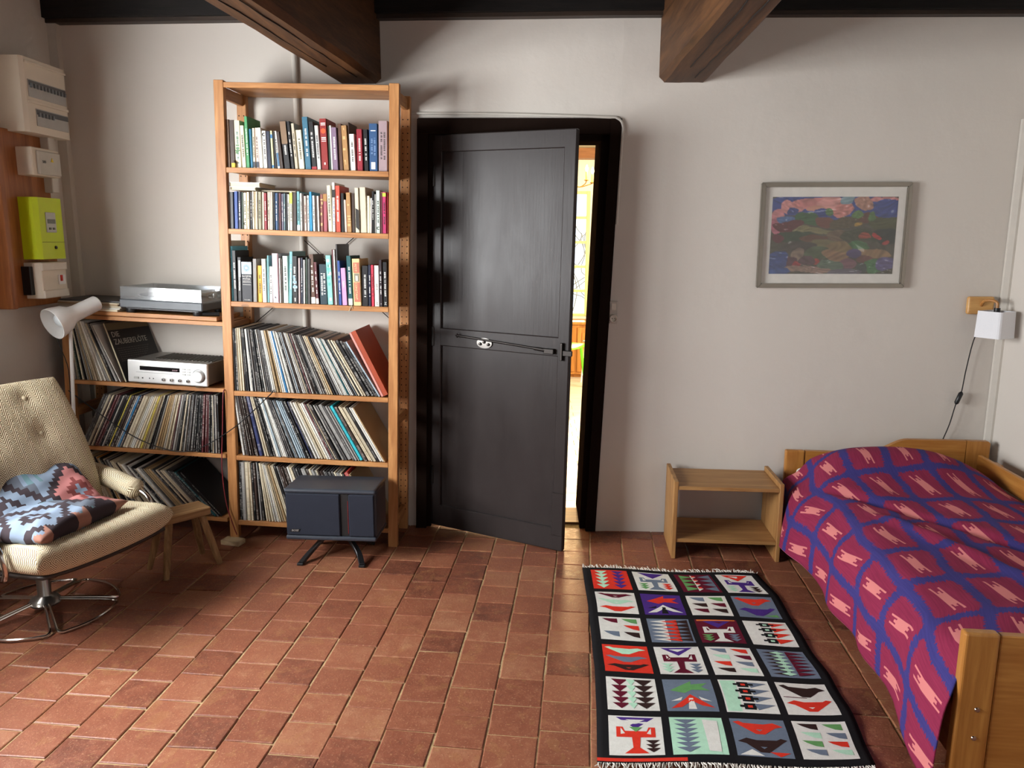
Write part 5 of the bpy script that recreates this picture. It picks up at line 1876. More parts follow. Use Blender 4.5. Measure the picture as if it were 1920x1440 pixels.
def cushion_mesh(fn, nu, nv, w, l, th, sharp=9.0, pw=2.6):
    """closed pad: fn(u, v, h) maps -1..1 sheet coordinates and height to space"""
    bmx = B()
    uvl = bmx.loops.layers.uv.verify()

    def hh(u, v):
        a = max(0.0, (1 - abs(u) ** sharp)) * max(0.0, (1 - abs(v) ** sharp))
        return a ** (1 / pw)
    for side in (1, -1):
        vs = {}
        for i in range(nu + 1):
            for j in range(nv + 1):
                # crowd samples to the rim so that the roll is smooth
                a, b = -1 + 2 * i / nu, -1 + 2 * j / nv
                u = math.copysign(1 - (1 - abs(a)) ** 1.7, a)
                v = math.copysign(1 - (1 - abs(b)) ** 1.7, b)
                vs[i, j] = (bmx.verts.new(fn(u, v, side * hh(u, v) * th / 2)), u, v)
        for i in range(nu):
            for j in range(nv):
                q = [vs[i, j], vs[i + 1, j], vs[i + 1, j + 1], vs[i, j + 1]]
                if side < 0:
                    q = q[::-1]
                f = bmx.faces.new([x[0] for x in q])
                for lp, x in zip(f.loops, q):
                    hx = hh(x[1], x[2])
                    lp[uvl].uv = ((x[1] * w / 2), (x[2] * l / 2 + (1 - hx) * th * 0.5 * (1 if abs(x[2]) > abs(x[1]) else 0)))
    bmesh.ops.remove_doubles(bmx, verts=bmx.verts, dist=0.0004)
    return bmx


def seat_fn(u, v, h):
    # u across (-1 near side .. 1 far side), v back to front
    x = 0.205 + 0.225 * v
    y = 0.300 * u
    z = 0.345 + 0.030 * (v * 0.5 + 0.5) ** 2 + 0.020 * abs(u) ** 2.2 - 0.035 * max(0, v - 0.55) ** 2
    return (x, y, z + h)


bm = cushion_mesh(seat_fn, 30, 26, 0.60, 0.46, 0.125)
obj('seat', bm, M_TWEED, CH, True)


BTN = [(-0.45, 0.62), (0.45, 0.62), (-0.45, 0.10), (0.45, 0.10), (0.0, -0.28), (-0.45, -0.55), (0.45, -0.55)]
BTN = [(-0.36, 0.25), (0.36, 0.25), (-0.36, -0.32), (0.36, -0.32), (-0.36, 0.75), (0.36, 0.75)]


def back_fn(u, v, h):
    s = v * 0.5 + 0.5
    x = 0.010 - 0.225 * s ** 1.15 + 0.035 * math.sin(s * math.pi)
    z = 0.360 + 0.565 * s
    y = (0.285 - 0.010 * s) * u
    dent = 0.0
    for bu, bv in BTN:
        d2 = ((u - bu) * 0.28) ** 2 + ((v - bv) * 0.28) ** 2
        dent += 0.016 * math.exp(-d2 / 0.0012)
    n = Vector((0.93, 0, 0.36))
    side = 0.020 * abs(u) ** 2.5
    p = Vector((x + side, y, z)) + n * (h - (dent if h > 0 else 0))
    return p


bm = cushion_mesh(back_fn, 34, 38, 0.57, 0.60, 0.095, 7.0, 2.4)
bk = obj('backrest', bm, M_TWEED, CH, True)
for bu, bv in BTN:
    bm = B()
    p = Vector(back_fn(bu, bv, 0.095 / 2 * 0.98))
    u_, w_ = frame_of(Vector((0.93, 0, 0.36)))
    lathe(bm, [(0, 0.007), (0.007, 0.006), (0.011, 0.002), (0.012, -0.004)], 16, mat3(u_, w_, Vector((0.93, 0, 0.36)).normalized(), p))
    obj('button', bm, M_TWEED, bk, True)
# dark shell under the seat and behind the back
M_SHELL = plain('dark_shell', (40, 30, 26), 0.5)
bm = B()
grid(bm, 12, 10, lambda u, v: (0.02 + 0.385 * v, 0.27 * (2 * u - 1), 0.285 + 0.030 * v ** 2 + 0.018 * abs(2 * u - 1) ** 2.2))
sh = obj('seat_shell', bm, M_SHELL, CH, True)
sh.modifiers.new('thick', 'SOLIDIFY').thickness = 0.014
bm = B()
grid(bm, 10, 12, lambda u, v: Vector(back_fn((2 * u - 1) * 0.9, (2 * v - 1) * 0.92, -0.048)))
sh = obj('back_shell', bm, M_SHELL, CH, True)
sh.modifiers.new('thick', 'SOLIDIFY').thickness = 0.010
# arms: chrome loop with padded sleeve
for s in (1, -1):
    bm = B()
    pts = catmull([(-0.150, s * 0.295, 0.34), (-0.165, s * 0.318, 0.45), (-0.120, s * 0.322, 0.505), (0.02, s * 0.322, 0.488), (0.19, s * 0.322, 0.455), (0.262, s * 0.322, 0.425), (0.280, s * 0.318, 0.355), (0.240, s * 0.300, 0.300), (0.12, s * 0.22, 0.285)], 8)
    tube(bm, pts, 0.0105, 12)
    ar = obj('armrest', bm, M_CHROME, CH, 'auto')
    bm = B()
    uvl = None
    pp = catmull([(-0.145, s * 0.322, 0.505), (0.03, s * 0.322, 0.487), (0.215, s * 0.322, 0.448)], 8)
    n = len(pp)
    rs = [0.043 * min(1.0, (min(i, n - 1 - i) / (n - 1) * 14 + 0.25) ** 0.5) for i in range(n)]
    tube(bm, pp, rs, 18)
    uvl = bm.loops.layers.uv.verify()
    for f in bm.faces:
        for lp in f.loops:
            c = lp.vert.co
            lp[uvl].uv = (math.atan2(c.z - 0.482, c.y - s * 0.322) * 0.034, c.x)
    obj('arm_pad', bm, M_TWEED, ar, True)
# pedestal
bm = B()
lathe(bm, [(0, 0.300), (0.026, 0.300), (0.026, 0.070), (0.030, 0.064), (0.052, 0.055), (0.062, 0.040), (0.056, 0.030), (0, 0.030)], 28)
obj('pedestal', bm, plain('worn_steel_post', (150, 146, 140), 0.28, 0.9), CH, 'auto')
part_box('swivel_plate', (0.06, 0, 0.284), (0.26, 0.22, 0.014), M_IRON, CH, 0.003)
for k in range(5):
    a0 = math.radians(72 * k + 42)
    a1 = math.radians(72 * (k + 1) + 42)
    e = 0.05
    R0 = 0.272
    pts = [(0.045 * math.cos(a0 + 0.16), 0.045 * math.sin(a0 + 0.16), 0.046), (0.20 * math.cos(a0 + e), 0.20 * math.sin(a0 + e), 0.024), (0.252 * math.cos(a0 + e), 0.252 * math.sin(a0 + e), 0.014)]
    m_ = 12
    for q in range(m_ + 1):
        a = a0 + e + 0.05 + (a1 - a0 - 2 * e - 0.10) * q / m_
        pts.append((R0 * math.cos(a), R0 * math.sin(a), 0.010))
    pts += [(0.252 * math.cos(a1 - e), 0.252 * math.sin(a1 - e), 0.014), (0.20 * math.cos(a1 - e), 0.20 * math.sin(a1 - e), 0.024), (0.045 * math.cos(a1 - 0.16), 0.045 * math.sin(a1 - 0.16), 0.046)]
    bm = B()
    tube(bm, catmull(pts, 3), 0.0058, 8)
    obj('base_loop', bm, M_CHROME, CH, 'auto')

# ---------------------------------------------------------------- two kilim cushions
KM = [plain('kilim_' + n_, c, 0.9, 0, 0.1, 0.06) for n_, c in (('charcoal', (58, 50, 54)), ('blue', (122, 136, 154)), ('pink', (178, 118, 116)), ('rust', (122, 66, 64)), ('slate', (92, 98, 108)), ('sand', (150, 108, 94)), ('teal', (98, 128, 134)))]


def kilim(seed):
    def pat(u, v):
        # stepped diamonds, zigzag borders and hooks
        x = u * 3.0 + 0.35 * seed
        y = v * 2.2 + 0.3
        cx, cy = x % 2.0 - 1.0, y % 2.0 - 1.0
        st = lambda a: math.floor(a * 8) / 8
        d = abs(st(cx)) + abs(st(cy))
        band = int(math.floor(x / 2)) + int(math.floor(y / 2))
        zig = abs(((u * 7) % 1.0) - 0.5) * 2
        if v < 0.02 + 0.12 * zig or v > 0.98 - 0.12 * zig:
            return 5 if int(u * 7) % 3 == 0 else 0
        if d < 0.20:
            return 1
        if d < 0.42:
            return 3 if band % 2 else 0
        if d < 0.82:
            return 2 if band % 2 else 1
        if d < 1.05:
            return 0
        if abs(cx) > 0.72 and abs(cy) > 0.55:
            return 6 if (int(x * 6) % 2) else 1
        return 1 if (band + seed) % 2 else 4
    return pat


def kilim_cushion(label, M_, w, l, th, seed):
    pat = kilim(seed)
    bmx = B()
    nu, nv = 56, 44
    rr = random.Random(seed)

    def hh(a, b):
        return ((1 - a ** 4) * (1 - b ** 4)) ** 0.55

    for side in (1, -1):
        vs = {}
        for i in range(nu + 1):
            for j in range(nv + 1):
                a, b = -1 + 2 * i / nu, -1 + 2 * j / nv
                pin = 1 - 0.06 * (1 - b * b) if abs(a) > 0 else 1
                x = a * w / 2 * (1 - 0.07 * (1 - b * b) * abs(a) ** 3)
                y = b * l / 2 * (1 - 0.07 * (1 - a * a) * abs(b) ** 3)
                h = side * hh(a, b) * th / 2
                h += 0.006 * math.sin(7 * a + 3 * b + seed) * hh(a, b) + 0.003 * math.sin(13 * b - 5 * a)
                vs[i, j] = bmx.verts.new((x, y, h))
        for i in range(nu):
            for j in range(nv):
                q = [vs[i, j], vs[i + 1, j], vs[i + 1, j + 1], vs[i, j + 1]]
                f = bmx.faces.new(q if side > 0 else q[::-1])
                f.material_index = pat((i + 0.5) / nu, (j + 0.5) / nv)
    bmesh.ops.remove_doubles(bmx, verts=bmx.verts, dist=0.0003)
    o = obj('cushion', bmx, KM, None, True)
    tag(o, label, 'cushion', 'kilim cushions on the lounge chair')
    o.matrix_world = frame_matrix(CH) @ M_
    return o


kilim_cushion('front kilim cushion in blue, charcoal and pink lying on the lounge chair seat', Matrix.Translation((0.190, -0.075, 0.452)) @ Matrix.Rotation(math.radians(10), 4, 'Z') @ Matrix.Rotation(math.radians(-4), 4, 'Y') @ Matrix.Rotation(math.radians(90), 4, 'Z'), 0.44, 0.36, 0.105, 1)
kilim_cushion('rear kilim cushion propped against the lounge chair back', Matrix.Translation((0.045, 0.000, 0.500)) @ Matrix.Rotation(math.radians(-6), 4, 'Z') @ Matrix.Rotation(math.radians(36), 4, 'Y') @ Matrix.Rotation(math.radians(90), 4, 'Z'), 0.42, 0.36, 0.11, 2)

# ---------------------------------------------------------------- milking stool
ST = thing('stool', 'small rustic wooden stool with splayed legs beside the lounge chair', 'stool', (-1.640, -0.545, 0), (0, 0, math.radians(49)))
M_STOOL = wood('grey_oak', (164, 128, 88), (110, 80, 50), 'x', 0.9, 0.65, 0.25)
bm = B()
prism(bm, [(-0.115, -0.066), (0.112, -0.068), (0.116, 0.062), (-0.110, 0.066)], 'z', 0.244, 0.282)
bmesh.ops.bevel(bm, geom=list(bm.edges), offset=0.004, segments=1, affect='EDGES')
obj('seat', bm, M_STOOL, ST)
M_STL = wood('grey_oak_leg', (164, 128, 88), (110, 80, 50), 'z', 0.9, 0.65, 0.25)
for sx in (-1, 1):
    for sy in (-1, 1):
        bm = B()
        tube(bm, [(sx * 0.075, sy * 0.040, 0.250), (sx * 0.105, sy * 0.068, 0.11), (sx * 0.128, sy * 0.090, 0.0)], [0.017, 0.017, 0.013], 10)
        obj('leg', bm, M_STL, ST, 'auto')

# ---------------------------------------------------------------- bed
BANG = -0.072
BED = thing('bed', 'honey pine single bed with a curved headboard in the corner', 'bed', (1.290, -0.032, 0), (0, 0, BANG))
BEDM = frame_matrix(BED)
BW, BL = 0.985, 1.965
M_BEDW = wood('bed_pine_z', (190, 134, 66), (158, 100, 42), 'z', 0.8, 0.35, 0.5)
M_BEDX = wood('bed_pine_x', (190, 134, 66), (158, 100, 42), 'x', 0.8, 0.35, 0.5)
M_BEDY = wood('bed_pine_y', (190, 134, 66), (158, 100, 42), 'y', 0.8, 0.35, 0.5)
# headboard: post, curved panel, post
hb = part_box('headboard', (0.048, 0, 0.235), (0.096, 0.032, 0.470), M_BEDW, BED, 0.008)
bm = B()
out = [(0.099, 0.13), (0.099, 0.468), (0.40, 0.468)]
for i in range(13):
    s = i / 12
    out.append((0.40 + 0.20 * s, 0.468 + 0.076 * smoothstep(0, 1, s)))
out += [(0.872, 0.546), (0.872, 0.13)]
prism(bm, out, 'y', -0.014, 0.014)
obj('panel', bm, M_BEDX, hb)
bm = B()
prism(bm, [(0.875, 0.0), (0.875, 0.546), (0.975, 0.546), (0.985, 0.536), (0.985, 0.0)], 'y', -0.016, 0.016)
obj('post', bm, M_BEDW, hb)
bm = B()
tube(bm, [(0.165, -0.015, 0.445), (0.165, -0.018, 0.445)], 0.004, 8)
obj('knot', bm, plain('knot_dark', (60, 30, 14), 0.6), hb)
# footboard
fb = part_box('footboard', (0.045, -BL, 0.255), (0.090, 0.034, 0.500), M_BEDW, BED, 0.008)
part_box('panel', (0.49, -BL, 0.275), (0.796, 0.026, 0.450), M_BEDX, fb, 0.003)
part_box('post', (0.938, -BL, 0.255), (0.090, 0.034, 0.500), M_BEDW, fb, 0.008)
for z in (0.285, 0.200):
    bm = B()
    lathe(bm, [(0, 0.004), (0.006, 0.003), (0.0075, 0)], 12, Matrix.Translation((0.052, -BL - 0.017, z)) @ Matrix.Rotation(math.radians(90), 4, 'X'))
    obj('bolt_cap', bm, M_CHROME, fb, 'auto')
for x in (0.016, 0.970):
    part_box('side_rail', (x, -BL / 2, 0.205), (0.026, BL - 0.034, 0.150), M_BEDY, BED, 0.004)
part_box('guard_rail', (0.905, -0.80, 0.452), (0.022, 1.42, 0.090), M_BEDY, BED, 0.006)
for y in (-0.22, -1.40):
    part_box('guard_post', (0.928, y, 0.34), (0.022, 0.06, 0.30), M_BEDW, BED, 0.003)
for k in range(12):
    part_box('slat', (0.49, -0.12 - k * 0.157, 0.215), (0.92, 0.07, 0.018), M_BEDX, BED, 0.002)

o = part_box('mattress', (0.475, -BL / 2, 0.315), (0.87, BL - 0.10, 0.165), plain('mattress_ticking', (226, 222, 212), 0.9), None, 0.03)
tag(o, 'white mattress hidden under the magenta coverlet', 'mattress')
o.matrix_world = BEDM
bm = B()
grid_ = cushion_mesh(lambda u, v, h: (0.44 + 0.30 * u, -0.27 + 0.19 * v, 0.445 + h), 20, 16, 0.6, 0.38, 0.10, 4, 1.8)
o = obj('pillow', grid_, plain('pillow_white', (232, 230, 224), 0.9), None, True)
tag(o, 'pillow making the hump under the coverlet', 'pillow')
o.matrix_world = BEDM


def mat_ikat():
    g = NT('ikat_cotton', 0.85, 0.2)
    uv = g.sep(g.n('ShaderNodeUVMap').outputs[0])
    u0, v0 = uv[0], uv[1]
    warp = g.noise(g.comb(g.m('MULTIPLY', u0, 0.55), g.m('MULTIPLY', v0, 0.55), 0.0), 1.0, 2)
    warp2 = g.noise(g.comb(g.m('MULTIPLY', u0, 0.55), g.m('MULTIPLY', v0, 0.55), 7.0), 1.0, 2)
    u = g.m('ADD', u0, g.m('MULTIPLY', g.m('SUBTRACT', warp, 0.5), 0.30))
    v = g.m('ADD', g.m('ADD', v0, g.m('MULTIPLY', g.m('SUBTRACT', warp2, 0.5), 0.30)), g.m('MULTIPLY', u0, 0.10))
    jag = g.noise(g.comb(g.m('MULTIPLY', u0, 34.0), g.m('MULTIPLY', v0, 2.0), 3.0), 1.0, 2, 0.7)
    jag2 = g.noise(g.comb(g.m('MULTIPLY', u0, 1.5), g.m('MULTIPLY', v0, 38.0), 5.0), 1.0, 2, 0.7)
    pu = g.m('SUBTRACT', g.m('FRACT', u), 0.5)
    pv = g.m('SUBTRACT', g.m('FRACT', v), 0.5)
    eu = g.m('ADD', g.m('ABSOLUTE', pu), g.m('MULTIPLY', g.m('SUBTRACT', jag2, 0.5), 0.26))
    ev = g.m('ADD', g.m('ABSOLUTE', pv), g.m('MULTIPLY', g.m('SUBTRACT', jag, 0.5), 0.22))
    # cell = inside of the blue lattice, corners of the cells cut
    inside = g.m('MULTIPLY', g.m('LESS_THAN', eu, 0.40), g.m('LESS_THAN', ev, 0.425))
    inside = g.m('MULTIPLY', inside, g.m('LESS_THAN', g.m('ADD', eu, ev), 0.77))
    # little stepped figure in the middle of each cell, set on the slant
    q = g.m('ABSOLUTE', pv)
    p = g.m('ABSOLUTE', g.m('SUBTRACT', pu, g.m('MULTIPLY', pv, 0.26)))
    jf = g.m('MULTIPLY', g.m('SUBTRACT', jag, 0.5), 0.05)
    q = g.m('ADD', q, jf)
    body = g.m('MULTIPLY', g.m('LESS_THAN', p, 0.085), g.m('LESS_THAN', q, 0.160))
    pr = g.m('MULTIPLY', g.m('COMPARE', p, 0.080, 0.020), g.m('LESS_THAN', q, 0.310))
    tip = g.m('MULTIPLY', g.m('COMPARE', p, 0.012, 0.016), g.m('LESS_THAN', q, 0.220))
    fig = g.m('MAXIMUM', g.m('MAXIMUM', body, pr), tip)
    streak = g.noise(g.comb(g.m('MULTIPLY', u0, 34.0), g.m('MULTIPLY', v0, 2.0), 1.0), 1.0, 3, 0.6)
    red = g.mix(streak, lin((106, 24, 56)), lin((156, 50, 82)))
    blue = g.mix(streak, lin((46, 42, 100)), lin((70, 64, 134)))
    col = g.mix(inside, blue, red)
    col = g.mix(g.m('MULTIPLY', fig, inside), col, lin((206, 124, 122)))
    g.color(col)
    g.bump(streak, 0.15, 0.002)
    return g.mat


def cover_pt(s, t):
    """s 0..1 from the hanging hem over the edge and across the bed; t 0..1 from head to foot"""
    y = -0.040 - t * (BL - 0.054)
    hump = math.exp(-((y + 0.27) / 0.21) ** 2)
    zt_ = 0.410 + 0.006 * math.sin(5 * t)
    flare = interp(t, [0, 0.10, 0.22, 0.40, 0.7, 0.93, 1.0], [-0.030, -0.060, -0.100, -0.055, -0.032, -0.034, -0.034])
    zh = interp(t, [0, 0.10, 0.20, 0.35, 0.6, 0.85, 0.94, 1.0], [0.20, 0.150, 0.125, 0.140, 0.115, 0.100, 0.040, 0.030])
    hf = 0.105 * hump
    head = 0.10 * (1 - smoothstep(0.0, 0.05, t))
    ctrl = [(flare, zh), (flare * 0.75 - 0.006, zh + (zt_ - zh) * 0.38), (flare * 0.30 - 0.010, zh + (zt_ - zh) * 0.72), (0.018 + 0.03 * hump, zt_ - 0.03 + hf * 0.15), (0.075 + 0.04 * hump, zt_ + 0.012 + hf * 0.55),
            (0.22, zt_ + 0.026 + hf), (0.42, zt_ + 0.030 + hf * 1.1), (0.62, zt_ + 0.026 + hf), (0.80, zt_ + 0.012 + hf * 0.45), (0.89, zt_ - 0.02), (0.925, zt_ - 0.12)]
    k = s * (len(ctrl) - 1)
    i = min(len(ctrl) - 2, int(k))
    f = k - i
    P = [ctrl[max(0, i - 1)], ctrl[i], ctrl[i + 1], ctrl[min(len(ctrl) - 1, i + 2)]]
    r_ = []
    for c in range(2):
        p0, p1, p2, p3 = (q[c] for q in P)
        r_.append(0.5 * (2 * p1 + (p2 - p0) * f + (2 * p0 - 5 * p1 + 4 * p2 - p3) * f * f + (3 * p1 - p0 - 3 * p2 + p3) * f ** 3))
    x, z = r_
    z -= head
    top = smoothstep(0.3, 0.45, s)
    nz = mnoise.fractal(Vector((x * 3.2 + 4, y * 3.2, 0)), 0.8, 2.0, 3)
    fold = math.exp(-((x * 0.80 + (y + 0.75) * 0.62 - 0.18) / 0.030) ** 2) * smoothstep(-1.5, -1.0, y) * smoothstep(-0.35, -0.55, y)
    fold2 = math.exp(-((x * 0.9 + (y + 1.25) * 0.45 - 0.30) / 0.028) ** 2) * smoothstep(-1.75, -1.3, y) * smoothstep(-0.8, -1.0, y)
    z += top * (0.011 * nz - 0.026 * fold + 0.024 * fold2) * (1 - 0.6 * hump)
    x += (1 - top) * (0.012 * math.sin(y * 14 + 1.2 * math.sin(y * 5)) * (1 - s / 0.4 if s < 0.4 else 0) + 0.008 * nz)
    y -= 0.034 * smoothstep(0.90, 1.0, t) * (1 - smoothstep(0.20, 0.32, s))
    return (x, y, z)


NS, NTT = 90, 150
# arc length so that the weave keeps its scale over the edge
arc = [[0.0] * (NTT + 1) for _ in range(NS + 1)]
pts_ = [[Vector(cover_pt(i / NS, j / NTT)) for j in range(NTT + 1)] for i in range(NS + 1)]
for j in range(NTT + 1):
    for i in range(1, NS + 1):
        arc[i][j] = arc[i - 1][j] + (pts_[i][j] - pts_[i - 1][j]).length
bm = B()
grid(bm, NS, NTT, lambda u, v: pts_[round(u * NS)][round(v * NTT)], uvfn=lambda u, v: (arc[round(u * NS)][round(v * NTT)] / 0.178 + 0.20, v * (BL - 0.075) / 0.245))
CV = obj('coverlet', bm, mat_ikat(), None, True)
tag(CV, 'magenta coverlet with blue ikat lattice draped over the bed', 'coverlet')
CV.matrix_world = BEDM
sm = CV.modifiers.new('thick', 'SOLIDIFY')
sm.thickness = 0.004
sm.offset = 1
bm = B()
tube(bm, [pts_[0][j] for j in range(NTT + 1)], 0.0035, 6)
obj('hem', bm, plain('hem_pink', (206, 104, 140), 0.85), CV, True)

# ---------------------------------------------------------------- bedside shelf
NS_ = thing('bedside_shelf', 'small open pine bedside shelf between wall and bed', 'bedside table', (0.686, -0.040, 0), (0, 0, -0.045))
M_NS = wood('natural_pine_z', (180, 138, 86), (138, 94, 52), 'z', 0.9, 0.5, 0.35)
M_NSX = wood('natural_pine_x', (180, 138, 86), (138, 94, 52), 'x', 0.9, 0.5, 0.35)
NW, ND, NH = 0.515, 0.315, 0.390
for x in (0.010, NW - 0.010):
    part_box('side_panel', (x, -ND / 2, NH / 2), (0.020, ND, NH), M_NS, NS_, 0.002)
part_box('top_board', (NW / 2, -ND / 2, NH - 0.033), (NW - 0.040, ND - 0.006, 0.018), M_NSX, NS_, 0.002)
part_box('lower_board', (NW / 2, -ND / 2, 0.092), (NW - 0.040, ND - 0.010, 0.018), M_NSX, NS_, 0.002)

# ---------------------------------------------------------------- wall lamp
WL = thing('wall_lamp', 'white square shade wall lamp on a wooden block above the bed', 'wall lamp', (2.200, -0.001, 1.215))
M_BLK = wood('lamp_block', (222, 176, 112), (190, 140, 80), 'x', 1, 0.4, 0.4)
bm = B()
box(bm, (0, -0.014, 0), (0.128, 0.026, 0.088), 0.010)
obj('wooden_block', bm, M_BLK, WL)
bm = B()
tube(bm, catmull([(0.0, -0.026, 0.0), (0.0, -0.045, 0.022), (0.015, -0.075, 0.030), (0.035, -0.095, 0.020), (0.036, -0.100, -0.01)], 6), 0.007, 10)
obj('arm', bm, wood('lamp_arm', (196, 140, 76), (150, 98, 46), 'x', 1, 0.4), WL, 'auto')
bm = B()
tube(bm, [(0.036, -0.100, -0.005), (0.036, -0.100, -0.045)], 0.014, 14)
obj('lamp_holder', bm, M_BLACKP, WL, 'auto')
g = NT('linen_shade', 0.9, 0.1)
n = g.noise(g.vscale(g.coord(), (1, 1, 1)), 400.0, 2)
g.color(g.mix(n, lin((222, 224, 228)), lin((240, 240, 242))))
M_SHADE = g.mat
bm = B()
rot = Matrix.Rotation(math.radians(28), 4, 'Z') @ Matrix.Translation((0, 0, 0))
rings = []
for z, h_ in ((0.0, 0.0585), (-0.128, 0.062)):
    ring = []
    for q in range(4):
        a = math.radians(45 + 90 * q)
        for da in (-0.10, 0.0, 0.10):
            rr_ = h_ * 1.414 * (0.975 if da == 0 else 0.945)
            ring.append(bm.verts.new(Matrix.Translation((0.020, -0.128, -0.018)) @ rot @ Vector((rr_ * math.cos(a + da), rr_ * math.sin(a + da), z))))
    rings.append(ring)
for k in range(12):
    bm.faces.new((rings[0][k], rings[0][(k + 1) % 12], rings[1][(k + 1) % 12], rings[1][k]))
sh = obj('lamp_shade', bm, M_SHADE, WL)
sh.modifiers.new('thick', 'SOLIDIFY').thickness = 0.0025
bm = B()
tube(bm, catmull([(0.036, -0.100, -0.045), (0.010, -0.07, -0.10), (-0.018, -0.035, -0.155), (-0.040, -0.030, -0.312), (-0.052, -0.030, -0.44), (-0.072, -0.030, -0.496), (-0.093, -0.030, -0.601), (-0.118, -0.026, -0.690), (-0.15, -0.022, -0.80)], 7), 0.0028, 8)
cd = obj('cord', bm, M_BLACKP, WL, 'auto')
bm = B()
tube(bm, [(-0.050, -0.030, -0.434), (-0.053, -0.030, -0.442), (-0.070, -0.030, -0.490), (-0.073, -0.030, -0.498)], [0.005, 0.011, 0.011, 0.005], 12)
obj('inline_switch', bm, M_BLACKP, cd, 'auto')

# ---------------------------------------------------------------- framed picture
PF = thing('picture', 'abstract landscape painting in a silver frame above the bed', 'picture', (1.4545, -0.001, 1.5505), (0, math.radians(-0.35), 0))
PWD, PHT = 0.722, 0.508
M_FR = plain('silver_frame', (150, 144, 134), 0.35, 0.85, 0.5, 0.04)
fw = 0.022
for nm, poly in (('frame_side', [(-PWD / 2, -PHT / 2), (-PWD / 2 + fw, -PHT / 2 + fw), (-PWD / 2 + fw, PHT / 2 - fw), (-PWD / 2, PHT / 2)]),
                 ('frame_side', [(PWD / 2, -PHT / 2), (PWD / 2 - fw, -PHT / 2 + fw), (PWD / 2 - fw, PHT / 2 - fw), (PWD / 2, PHT / 2)]),
                 ('frame_side', [(-PWD / 2, -PHT / 2), (PWD / 2, -PHT / 2), (PWD / 2 - fw, -PHT / 2 + fw), (-PWD / 2 + fw, -PHT / 2 + fw)]),
                 ('frame_side', [(-PWD / 2, PHT / 2), (PWD / 2, PHT / 2), (PWD / 2 - fw, PHT / 2 - fw), (-PWD / 2 + fw, PHT / 2 - fw)])):
    bm = B()
    prism(bm, poly, 'y', -0.026, 0.0)
    bmesh.ops.bevel(bm, geom=list(bm.edges), offset=0.004, segments=2, affect='EDGES')
    obj(nm, bm, M_FR, PF)
part_box('mount', (0, -0.006, 0), (PWD - 0.03, 0.006, PHT - 0.03), plain('mount_card', (218, 214, 206), 0.9), PF)
PX, PZ = 0.605, 0.372
blobs = [  # x, y (0..1, y down), rx, ry, rot, colour
    (.5, .12, .6, .16, 0, (52, 70, 140)), (.16, .14, .12, .09, .2, (206, 132, 128)), (.34, .08, .16, .08, 0, (200, 120, 116)), (.46, .10, .10, .09, .3, (212, 140, 132)), (.36, .17, .07, .05, 0, (190, 128, 108)),
    (.17, .19, .06, .06, 0, (44, 62, 128)), (.57, .16, .08, .11, .2, (200, 120, 112)), (.60, .05, .07, .05, 0, (120, 150, 160)), (.75, .10, .08, .10, 0, (176, 124, 104)), (.90, .03, .10, .03, 0, (206, 126, 124)),
    (.92, .16, .10, .13, 0, (46, 66, 140)), (.38, .22, .05, .07, .4, (40, 60, 130)), (.03, .24, .05, .09, 0, (196, 120, 122)), (.04, .38, .05, .10, 0, (186, 100, 116)), (.12, .30, .08, .05, .3, (70, 100, 150)),
    (.45, .19, .05, .05, .5, (70, 110, 60)), (.28, .30, .09, .08, .3, (52, 92, 54)), (.14, .38, .12, .07, 0, (92, 36, 42)), (.41, .31, .08, .06, 0, (110, 60, 48)), (.62, .33, .16, .07, 0, (84, 74, 52)),
    (.78, .29, .10, .07, 0, (96, 58, 44)), (.90, .34, .12, .09, 0, (70, 76, 44)), (.68, .25, .04, .05, .4, (86, 124, 64)), (.80, .26, .03, .06, .3, (74, 110, 60)), (.69, .37, .03, .03, 0, (170, 130, 50)),
    (.38, .43, .20, .04, 0, (120, 112, 74)), (.18, .52, .16, .08, 0, (46, 66, 46)), (.05, .54, .05, .06, 0, (96, 40, 50)), (.52, .48, .10, .08, 0, (104, 84, 62)), (.72, .50, .18, .07, 0, (60, 66, 46)),
    (.92, .50, .10, .10, 0, (40, 50, 46)), (.76, .50, .05, .03, .2, (150, 62, 46)), (.84, .49, .02, .04, 0, (176, 44, 44)), (.90, .57, .03, .03, 0, (180, 56, 52)), (.34, .54, .10, .05, 0, (96, 62, 46)),
    (.70, .62, .09, .07, .3, (58, 104, 60)), (.44, .62, .14, .07, .1, (108, 98, 62)), (.56, .66, .10, .10, .4, (124, 100, 62)), (.22, .66, .16, .08, 0, (66, 62, 56)), (.85, .72, .14, .07, .15, (140, 108, 74)),
    (.40, .74, .12, .07, .2, (72, 88, 60)), (.22, .75, .06, .08, 0, (126, 104, 88)), (.54, .76, .10, .06, 0, (140, 104, 72)), (.68, .72, .06, .07, .5, (74, 64, 104)), (.15, .84, .10, .07, 0, (82, 48, 58)),
    (.06, .85, .09, .16, 0, (50, 70, 128)), (.24, .86, .04, .04, 0, (150, 44, 48)), (.38, .83, .04, .03, 0, (160, 60, 54)), (.32, .81, .07, .06, .2, (84, 60, 64)), (.78, .80, .08, .06, 0, (110, 68, 60)),
    (.62, .85, .08, .06, 0, (122, 82, 90)), (.48, .89, .10, .08, 0, (84, 104, 84)), (.86, .90, .09, .10, 0, (66, 116, 70)), (.74, .93, .06, .08, .4, (64, 76, 70)), (.94, .86, .06, .10, .2, (92, 84, 130)),
    (.30, .93, .18, .05, 0, (140, 110, 96)), (.08, .96, .12, .05, 0, (54, 80, 140)), (.60, .96, .14, .05, 0, (96, 92, 104))]
bm = B()
NPX, NPZ = 190, 120
vs = [[bm.verts.new((-PX / 2 + PX * i / NPX, -0.0100, PZ / 2 - PZ * j / NPZ)) for j in range(NPZ + 1)] for i in range(NPX + 1)]
cl = bm.loops.layers.float_color.new('paint')


